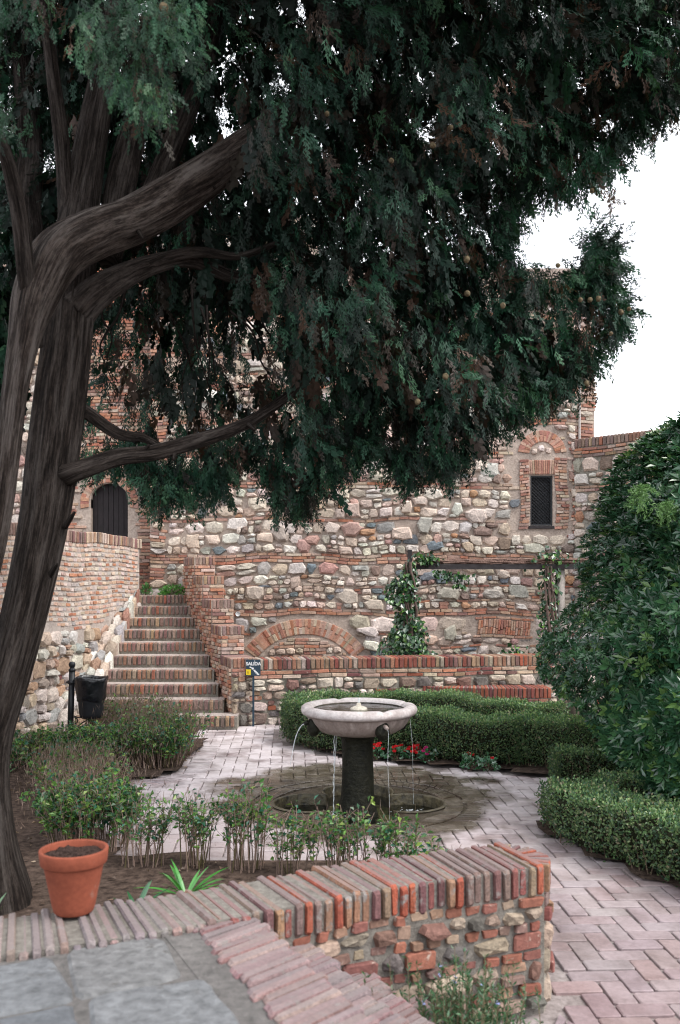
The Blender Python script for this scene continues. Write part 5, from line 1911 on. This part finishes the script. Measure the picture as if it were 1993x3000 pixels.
for k in range(9):
    a = k / 9 * 6.283 + R.uniform(0, .6, nb)
    e1 = unit(np.cross(axis, [0.3, .2, 1.0])); e2 = np.cross(axis, e1)
    rad = e1 * np.cos(a)[:, None] + e2 * np.sin(a)[:, None]
    d = unit(rad + axis * R.uniform(.15, .9, (nb, 1)))
    V, F, C = leaves(p + d * .006, d, axis, sz * R.uniform(.75, 1.15, nb), sz * R.uniform(.34, .46, nb), tone * R.uniform(.8, 1.25, (nb, 1)), .15)
    cl.add(V, F, C)
cl.build('foliage', M_GLOSS, bush, kind='stuff')
tb = MB()
base = np.array([3.35, 9.4, 0.0])
for k in range(70):
    i = R.integers(nb)
    q = p[i]
    mid = base * .45 + q * .55 + R.normal(0, .08, 3); mid[2] = base[2] * .3 + q[2] * .7 - .12
    b0 = base + R.normal(0, .18, 3) * [1, 1, 0]
    tb.tube([b0, (b0 + mid) / 2 + R.normal(0, .05, 3), mid, q], [.03, .02, .011, .004], 5, np.array([.12, .09, .075]) * random.uniform(.6, 1.2))
tb.build('branches', M_STEM, bush, True, kind='stuff')
# trunk stump seen under it
V, F = tube_geo([P(1338, 1690, 12.0), P(1330, 1650, 12.0), P(1322, 1600, 12.05), P(1318, 1560, 12.1)], [.14, .11, .09, .08], 12)
mesh('trunk', V, F, M_STEM, bush, np.array([.15, .125, .10]), True)
# feathery sprig of lighter growth in it
for (jx, jy, jr, lab) in ((1478, 1130, 44, 'light green feathery creeper hanging over the bush top near the wall'), (1530, 1165, 40, 'feathery yellow green creeper on the bush at the picture edge')):
    n = 1500
    root = thing('feathery_creeper', P(jx, jy, 7.7), lab, 'creeper', 'feathery creepers on the big bush')
    tips = 26
    o0 = P(jx, jy, 7.75)
    A = R.uniform(0, 6.28, tips)
    rr = np.sqrt(R.uniform(0.05, 1, tips)) * jr * .0037
    off = np.stack([rr * np.cos(A), -.05 + R.uniform(-.05, .05, tips), rr * np.sin(A) * .8], 1)
    sel = R.integers(0, tips, n); tt = R.uniform(0, 1, n)
    pos = o0 + off[sel] * tt[:, None] + np.stack([np.zeros(n), np.zeros(n), -.10 * tt ** 2], 1) + R.normal(0, .008, (n, 3))
    V, F, C = leaves(pos, off[sel] / .1 * .5 + R.normal(0, .5, (n, 3)) + [0, 0, -.3], R.normal(0, .5, (n, 3)) + [0, -1, .3], R.uniform(.015, .04, n), R.uniform(.003, .007, n), leaf_cols(n, [(.09, .20, .05), (.14, .27, .08), (.06, .14, .04)], [2, 2, 1]))
    mesh('sprays', V, F, M_LEAF, root, C, kind='stuff')

# ------------------------------------------------------------------ the cypress
tree = thing('cypress_tree', (-2.25, 6.0, 0), 'huge old cypress leaning in from the left with dark drooping crown', 'tree')


def limb(name, pts, n=8, seg=22, rough=0.07, mat=None):
    """pts: (x, y, radius) in photo points at 1568 wide, plus depth"""
    A = np.array([np.append(P(x, y, D), r * 1.2711 * D / FPX) for x, y, r, D in pts])
    Q = catmull(A, n)
    ctr_, rad = Q[:, :3], np.maximum(Q[:, 3], .004)
    seg_l = np.concatenate([[0], np.cumsum(np.linalg.norm(np.diff(ctr_, axis=0), axis=1))])
    th = np.arange(seg) / seg * 2 * np.pi
    f1, f2 = random.uniform(0, 6), random.uniform(0, 6)
    lump = np.array([1 + rough * (np.sin(3 * th + f1 + .8 * l) + .6 * np.sin(5 * th + f2 - .5 * l) + .55 * np.sin(11 * th + .9 * l + f1) + .35 * np.sin(17 * th - .6 * l)) for l in seg_l])
    V, F = tube_geo(ctr_, rad, seg, True, lump)
    uv = np.stack([np.tile(th / 6.283, len(ctr_)) * float(max(np.mean(rad), .03)) * 6.283, np.repeat(seg_l, seg)], 1)
    return mesh(name, V, F, mat or M_BARK, tree, None, True, uv)


limb('trunk', [(-25, 2200, 122, 6.0), (-28, 2085, 105, 6.0), (-36, 1950, 76, 6.0), (-36, 1800, 56, 6.0), (-22, 1690, 51, 6.0), (18, 1552, 50, 6.02), (60, 1390, 51, 6.05), (98, 1200, 55, 6.1), (114, 1080, 58, 6.15), (134, 920, 58, 6.22),
               (154, 760, 54, 6.34), (168, 600, 50, 6.45), (190, 450, 40, 6.6), (222, 260, 33, 6.75), (262, 60, 27, 6.9), (310, -250, 18, 7.0), (330, -600, 14, 7)], seg=30)
limb('stem', [(-70, 1480, 30, 5.80), (-28, 1320, 28, 5.78), (2, 1180, 27, 5.76), (20, 1050, 27, 5.75), (38, 900, 28, 5.76), (60, 780, 34, 5.80), (86, 680, 48, 5.88), (135, 585, 55, 5.98), (215, 535, 53, 6.15), (300, 505, 50, 6.35), (400, 450, 50, 6.6),
              (502, 383, 44, 6.85), (600, 308, 35, 7.15), (720, 215, 26, 7.6), (850, 110, 19, 7.9), (980, 10, 12, 8.1), (1080, -60, 6, 8.2)], seg=26, rough=0.09, mat=M_BARKW)
limb('limb', [(92, 800, 8, 6.05), (80, 725, 16, 5.92), (62, 640, 20, 5.78), (48, 510, 19, 5.7), (26, 400, 17, 5.6), (0, 320, 15, 5.5), (-50, 220, 12, 5.4)], seg=14)
limb('limb', [(160, 620, 30, 6.5), (152, 480, 20, 6.5), (142, 340, 18, 6.5), (122, 180, 16, 6.4), (105, 40, 13, 6.3), (90, -120, 9, 6.2)], seg=14)
limb('limb', [(250, 600, 30, 6.6), (275, 450, 34, 6.8), (305, 320, 30, 6.95), (345, 180, 25, 7.1), (370, 40, 20, 7.2), (390, -150, 12, 7.3)], seg=18)
limb('limb', [(300, 560, 26, 6.75), (370, 400, 26, 7.05), (430, 250, 24, 7.2), (480, 100, 19, 7.3), (530, -60, 12, 7.4)], seg=18)
limb('limb', [(90, 700, 34, 6.6), (62, 500, 32, 7.0), (70, 330, 28, 7.2), (50, 120, 20, 7.4), (30, -80, 12, 7.5)], seg=16)
limb('limb', [(95, 1098, 14, 6.25), (150, 1093, 25, 6.1), (181, 1083, 22, 6.07), (271, 1053, 20, 6.2), (352, 1043, 18, 6.35), (452, 1016, 17, 6.6), (552, 983, 14, 6.9), (625, 940, 12, 7.15), (710, 872, 10, 7.4), (800, 760, 8, 7.7), (880, 690, 5, 8.0)], seg=14)
limb('limb', [(160, 930, 20, 6.25), (200, 952, 16, 6.3), (270, 1000, 13, 6.4), (330, 1010, 10, 6.5), (372, 1032, 8, 6.45)], seg=12)
limb('limb', [(170, 720, 44, 6.35), (216, 676, 38, 6.4), (301, 628, 27, 6.6), (391, 600, 20, 6.8), (452, 603, 17, 6.95), (522, 634, 15, 7.1), (617, 651, 13, 7.3), (750, 640, 9, 7.6), (900, 600, 7, 7.9), (1050, 610, 4, 8.2)], seg=14)
limb('limb', [(330, 615, 16, 6.65), (401, 590, 14, 6.75), (467, 581, 12, 6.85), (552, 590, 9, 7), (640, 560, 6, 7.2)], seg=10)
for (x, y, dx_, dy_, D) in ((330, 1048, 14, -22, 6.3), (405, 1030, -6, 30, 6.45), (300, 505, 30, 46, 6.28), (238, 528, -8, -40, 6.15), (470, 395, 26, 40, 6.75), (565, 975, 22, 16, 6.9), (150, 1215, 22, -34, 6.02), (112, 1330, 20, -30, 6.0)):
    limb('stub', [(x, y, 7, D + .05), (x + dx_ * .5, y + dy_ * .5, 6, D), (x + dx_, y + dy_, 3.5, D - .05)], 3, 8, 0.1)
for k in range(11):
    x, y, D = random.uniform(230, 620), random.uniform(640, 720), random.uniform(6.7, 7.6)
    pts = [(x, y, 3.6, D)]
    for q in range(4):
        x += random.gauss(14, 18); y += random.uniform(40, 80)
        pts.append((x, y, max(.9, 2.9 - .7 * q), D + .1 * q))
    limb('twig', pts, 4, 6, 0.02)

MAIN = [(-120, -420), (1760, -420), (1700, 60), (1640, 150), (1560, 208), (1495, 245), (1455, 298), (1395, 375), (1362, 415), (1295, 440), (1238, 455), (1185, 465), (1165, 550), (1195, 610), (1270, 612), (1318, 640), (1340, 580), (1368, 512),
        (1400, 560), (1392, 640), (1450, 690), (1430, 755), (1378, 790), (1352, 850), (1272, 915), (1205, 935), (1130, 985), (1058, 1055), (1000, 1085), (950, 1065), (925, 1120), (900, 1055), (860, 1035), (800, 1045),
        (738, 1110), (690, 1185), (640, 1150), (600, 1060), (560, 1030), (530, 1060), (510, 1140), (480, 1145), (450, 1085), (400, 1155), (350, 1140), (305, 1050), (250, 1055), (195, 1085), (182, 1040), (195, 640), (0, 580), (-120, 580)]
GAP = [(205, 640), (640, 670), (640, 760), (700, 850), (690, 930), (560, 960), (420, 1000), (200, 1020), (190, 820)]
# one spray: a drooping axis with alternate scaly branchlets
tmpl = []
def quad(a, d, l, w):
    a = np.array(a, float); d = np.array(d, float); d /= np.linalg.norm(d)
    s = np.array([-d[1], d[0], 0]); s /= np.linalg.norm(s) + 1e-9
    m_ = a + d * l * .5
    tmpl.append([a, m_ + s * w, a + d * l, m_ - s * w])
axis_pt = lambda t_: np.array([t_, 0, -.30 * t_ * t_])
for q in range(3):
    a = axis_pt(q / 3); b2 = axis_pt((q + 1) / 3); quad(a, b2 - a, np.linalg.norm(b2 - a) * 1.08, .028)
for q in range(6):
    t_ = .08 + q * .14
    sg_ = 1 if q % 2 else -1
    l = .42 * (1 - .50 * t_)
    d = np.array([.74, sg_ * .60, -.30])
    quad(axis_pt(t_), d, l, .040)
    st_p = axis_pt(t_) + d / np.linalg.norm(d) * l * .42
    quad(st_p, [.95, -sg_ * .10, -.35], l * .62, .034)
TM = np.array(tmpl)                               # (k,4,3)


TMW = TM.copy()                                   # a fuller spray for the inside of the crown
TMW[:, 1] = TM[:, [0, 2]].mean(1) + (TM[:, 1] - TM[:, [0, 2]].mean(1)) * 2.3
TMW[:, 3] = TM[:, [0, 2]].mean(1) + (TM[:, 3] - TM[:, [0, 2]].mean(1)) * 2.3


def sprays(anchor, direc, size, cols, roll=None, TM=TM):
    n = len(anchor)
    d = unit(direc)
    up = np.tile([0, 0, 1.0], (n, 1))
    y = unit(np.cross(up, d) + 1e-6)
    z = np.cross(d, y)
    rl = R.uniform(-1.3, 1.3, n) if roll is None else roll
    y2 = y * np.cos(rl)[:, None] + z * np.sin(rl)[:, None]
    z2 = -y * np.sin(rl)[:, None] + z * np.cos(rl)[:, None]
    B = np.stack([d, y2, z2], 1) * size[:, None, None]
    V = np.einsum('kqc,ncx->nkqx', TM, B) + anchor[:, None, None, :]
    k = TM.shape[0] * 4
    V = V.reshape(-1, 3)
    F = np.arange(len(V)).reshape(-1, 4)
    C = np.repeat(cols, k, axis=0) * np.tile(np.repeat(R.uniform(.8, 1.2, TM.shape[0]), 4), n)[:, None]
    return V, F, C


def twigs(X, Y, D, per, spread, droop, cols_pal, cols_w, size, center=None, brown=.1, TM=TM):
    n = len(X)
    a = Pv(X, Y, D)
    ctr2 = np.array([-1.2, 6.6, 6.5]) if center is None else center
    out = unit((a - ctr2) * [1, 1, .5])
    td = unit(out * .6 + R.normal(0, .45, (n, 3)) + [0, 0, droop])
    tl = R.uniform(.6, 1.3, n) * spread
    tone = leaf_cols(n, cols_pal, cols_w, .28) * (1 + .45 * np.sin(X / 43. + 1.9 * np.sin(Y / 61.)) * np.sin(Y / 37. + X / 97.))[:, None]
    tone = np.where(R.uniform(0, 1, (n, 1)) < brown, leaf_cols(n, [(.038, .024, .017), (.075, .042, .028), (.022, .018, .013)], [2, 1, 2]), tone)
    AV, AD, AC, AS = [], [], [], []
    for k in range(per):
        t_ = R.uniform(0, 1, n)
        pos = a + td * (tl * t_)[:, None] + np.stack([np.zeros(n), np.zeros(n), -.25 * tl * t_ ** 2], 1) + R.normal(0, .035, (n, 3))
        AV.append(pos)
        AD.append(unit(td * .8 + R.normal(0, .42, (n, 3)) + [0, 0, droop * .5]))
        AC.append(tone * R.uniform(.8, 1.22, (n, 1)))
        AS.append(R.uniform(.7, 1.2, n) * size)
    return sprays(np.vstack(AV), np.vstack(AD), np.concatenate(AS), np.vstack(AC), TM=TM)


CY = [(.007, .026, .017), (.012, .046, .027), (.024, .076, .042), (.006, .015, .010), (.042, .105, .055)]
CYW = [4, 4, 2.2, 3, .8]
cl = Cloud()
for (n, per, spread, size, thin, wts, br) in ((7300, 6, .24, .145, 1.0, CYW, .15), (3600, 5, .36, .24, .8, [4, 2, .3, 5, 0], .25)):
    X, Y = sample(MAIN, n)
    ed = edge_dist(MAIN, X, Y)
    gap = inside(GAP, X, Y)
    upl = (X < 560) & (Y < 640)
    keep = np.where(gap, R.uniform(0, 1, n) < (.34 if size < .2 else .22), np.where(upl, R.uniform(0, 1, n) < .72, R.uniform(0, 1, n) < np.where((Y < 640) & (np.sin(X / 41. + 2 * np.sin(Y / 57.)) * np.sin(Y / 33. + 1.7 * np.sin(X / 71.)) > .70), .25, 1))) & ((size < .2) | (ed > 85)) & (inside(MAIN, X, Y + 38) | (Y < 300))
    X, Y, ed = X[keep], Y[keep], ed[keep]
    n = len(X)
    Dc = np.interp(X, [0, 200, 700, 1100, 1500], [7.6, 7.6, 7.9, 8.1, 8.0]) + np.interp(Y, [-400, 200, 900, 1150], [-.6, 0, .2, .2])
    thk = np.minimum(1.6, .15 + .0065 * ed) * thin
    Dp = Dc + R.uniform(-1, 1, n) * thk + .35 * np.sin(X / 70 + Y / 110) + .25 * np.sin(Y / 52 - X / 90) + (.35 if size > .2 else 0)
    Dp = np.where((X < 545) & (Y < 1000), np.maximum(Dp, 6.95 + R.uniform(0, .5, n)), Dp)
    V, F, C = twigs(X, Y, Dp, per, spread, -.50, CY, wts, size, brown=br, TM=TM if size < .2 else TMW)
    cl.add(V, F, C)
# the crown goes on above: coarser boughs
n = 3200
bx_ = R.uniform(-4.6, 4.4, n); by_ = R.uniform(4.0, 11.0, n); bz_ = R.uniform(5.2, 11.5, n)
m_ = ((bx_ + .4) / 4.9) ** 2 + ((by_ - 7.6) / 3.6) ** 2 + ((bz_ - 6.5) / 5.2) ** 2 < 1
m_ &= (bz_ > 3.3 + .68 * by_) & (by_ < 9.6) & (bx_ < 3.0)
bx_, by_, bz_ = bx_[m_], by_[m_], bz_[m_]
n = len(bx_)
for k in range(4):
    V, F, C = sprays(np.stack([bx_, by_, bz_], 1) + R.normal(0, .25, (n, 3)), unit(R.normal(0, .8, (n, 3)) + [0, 0, -.5]), R.uniform(.35, .6, n), leaf_cols(n, CY, CYW), TM=TMW)
    cl.add(V, F, C)
# denser fringe along the outline so that it reads as a feathery edge
n = 2500
X, Y = sample(MAIN, n * 9)
ed = edge_dist(MAIN, X, Y)
m_ = (ed < 42) & (X > 150) & (Y > 0) & (inside(MAIN, X, Y + 16)) & ~((X < 230) & (Y < 1050))
X, Y = X[m_][:n], Y[m_][:n]
n = len(X)
Dp = np.interp(X, [0, 200, 700, 1100, 1500], [7.4, 7.5, 8.0, 8.2, 8.0]) + R.uniform(-.35, .35, n)
V, F, C = twigs(X, Y, Dp, 6, .17, -.45, CY, [2, 4, 4, 1, 2], .15, brown=.07)
cl.add(V, F, C)
X, Y = sample([(-140, 540), (40, 540), (24, 800), (14, 1000), (-140, 1060)], 330)
V, F, C = twigs(X, Y, 8.2 + R.uniform(-.5, .5, 330), 6, .3, -.5, CY, CYW, .2, brown=.1, TM=TMW)
cl.add(V, F, C)
# upright tuft at the right
X, Y = sample([(1330, 690), (1325, 620), (1345, 560), (1366, 508), (1392, 545), (1408, 600), (1385, 690)], 70)
V, F, C = twigs(X, Y, np.full(70, 8.0) + R.uniform(-.2, .2, 70), 6, .16, .7, CY, CYW, .14, brown=.02)
cl.add(V, F, C)
cl.build('crown', M_NEEDLE, tree, kind='stuff')
cl = Cloud()
for poly, D, n in (([(190, 0), (440, -60), (455, 40), (440, 120), (385, 165), (395, 230), (350, 280), (310, 270), (285, 190), (240, 130), (180, 80)], 4.7, 190),
                   ([(-60, -60), (120, -60), (90, 60), (40, 90), (60, 30), (-60, 60)], 4.9, 40), ([(-60, 180), (30, 200), (35, 270), (10, 310), (-60, 300)], 4.9, 28)):
    X, Y = sample(poly, n)
    V, F, C = twigs(X, Y, D + R.uniform(-.3, .3, n), 7, .12, -.7, [(.016, .056, .029), (.029, .084, .040), (.011, .038, .022), (.050, .110, .052)], [4, 3, 3, 1], .09, center=np.array([-1.6, 6, 5.5]), brown=.10)
    cl.add(V, F, C)
cl.build('near_foliage', M_NEEDLE, tree, kind='stuff')
M_CONE = mat_plain('cypress_cone', (0.10, 0.072, 0.04), 0.75, 0, 0.5, 55, 1.0, 0.012, 0.2, col2=(0.20, 0.155, 0.09))
Vc, Fc = lathe([(0, -.020), (.012, -.017), (.019, -.006), (.020, .004), (.014, .015), (0, .020)], 10, 0, 0, lambda th, z: .09 * np.cos(4 * th + 90 * z))
proto = None
for (x, y) in [(905, 368), (1040, 292), (1530, 20), (1425, 70), (1420, 198), (1365, 440), (1337, 690), (1357, 692), (1379, 690), (1405, 768), (1080, 676), (1075, 600), (960, 925), (1355, 885), (995, 335), (1450, 712), (1435, 720), (370, 15), (752, 262), (1028, 868), (1285, 612), (1160, 705)]:
    D = 6.2 if x > 600 else 4.45
    if x > 1250: D = 7.35
    c = P(x, y, D)
    if proto is None:
        proto = mesh('cone', Vc + c, Fc, M_CONE, tree, None, True)
        o = proto
        z_off = c - np.array(proto.location) - np.array(tree.location)
    else:
        o = proto.copy(); COL.objects.link(o); o.parent = tree
        o.location = c - wl(tree) - np.array([0, 0, .02])
    k = random.uniform(.85, 1.15)
    o.scale = (k, k, k * random.uniform(.95, 1.25)); o.rotation_euler = (random.uniform(-.6, .6), random.uniform(-.6, .6), random.uniform(0, 6))
# fallen leaves and litter on the bed
lt = Cloud()
n = 900
X = R.uniform(-4.2, -0.2, n); Y = R.uniform(4.8, 12.8, n)
m_ = np.array([poly_in(x, y, BED_L) for x, y in zip(X, Y)])
X, Y = X[m_], Y[m_]; n = len(X)
V, F, C = leaves(np.stack([X, Y, np.full(n, .05)], 1), R.normal(0, 1, (n, 3)) * [1, 1, .2], R.normal(0, .3, (n, 3)) + [0, 0, 1], R.uniform(.03, .07, n), R.uniform(.015, .04, n), leaf_cols(n, [(.20, .13, .09), (.12, .08, .06), (.30, .22, .15)], [2, 3, 1]))
lt.add(V, F, C)
o = lt.build('leaf_litter', M_LEAF, None, kind='stuff')
tag(o, 'dry fallen leaves scattered over the dark soil of the bed', 'leaves')
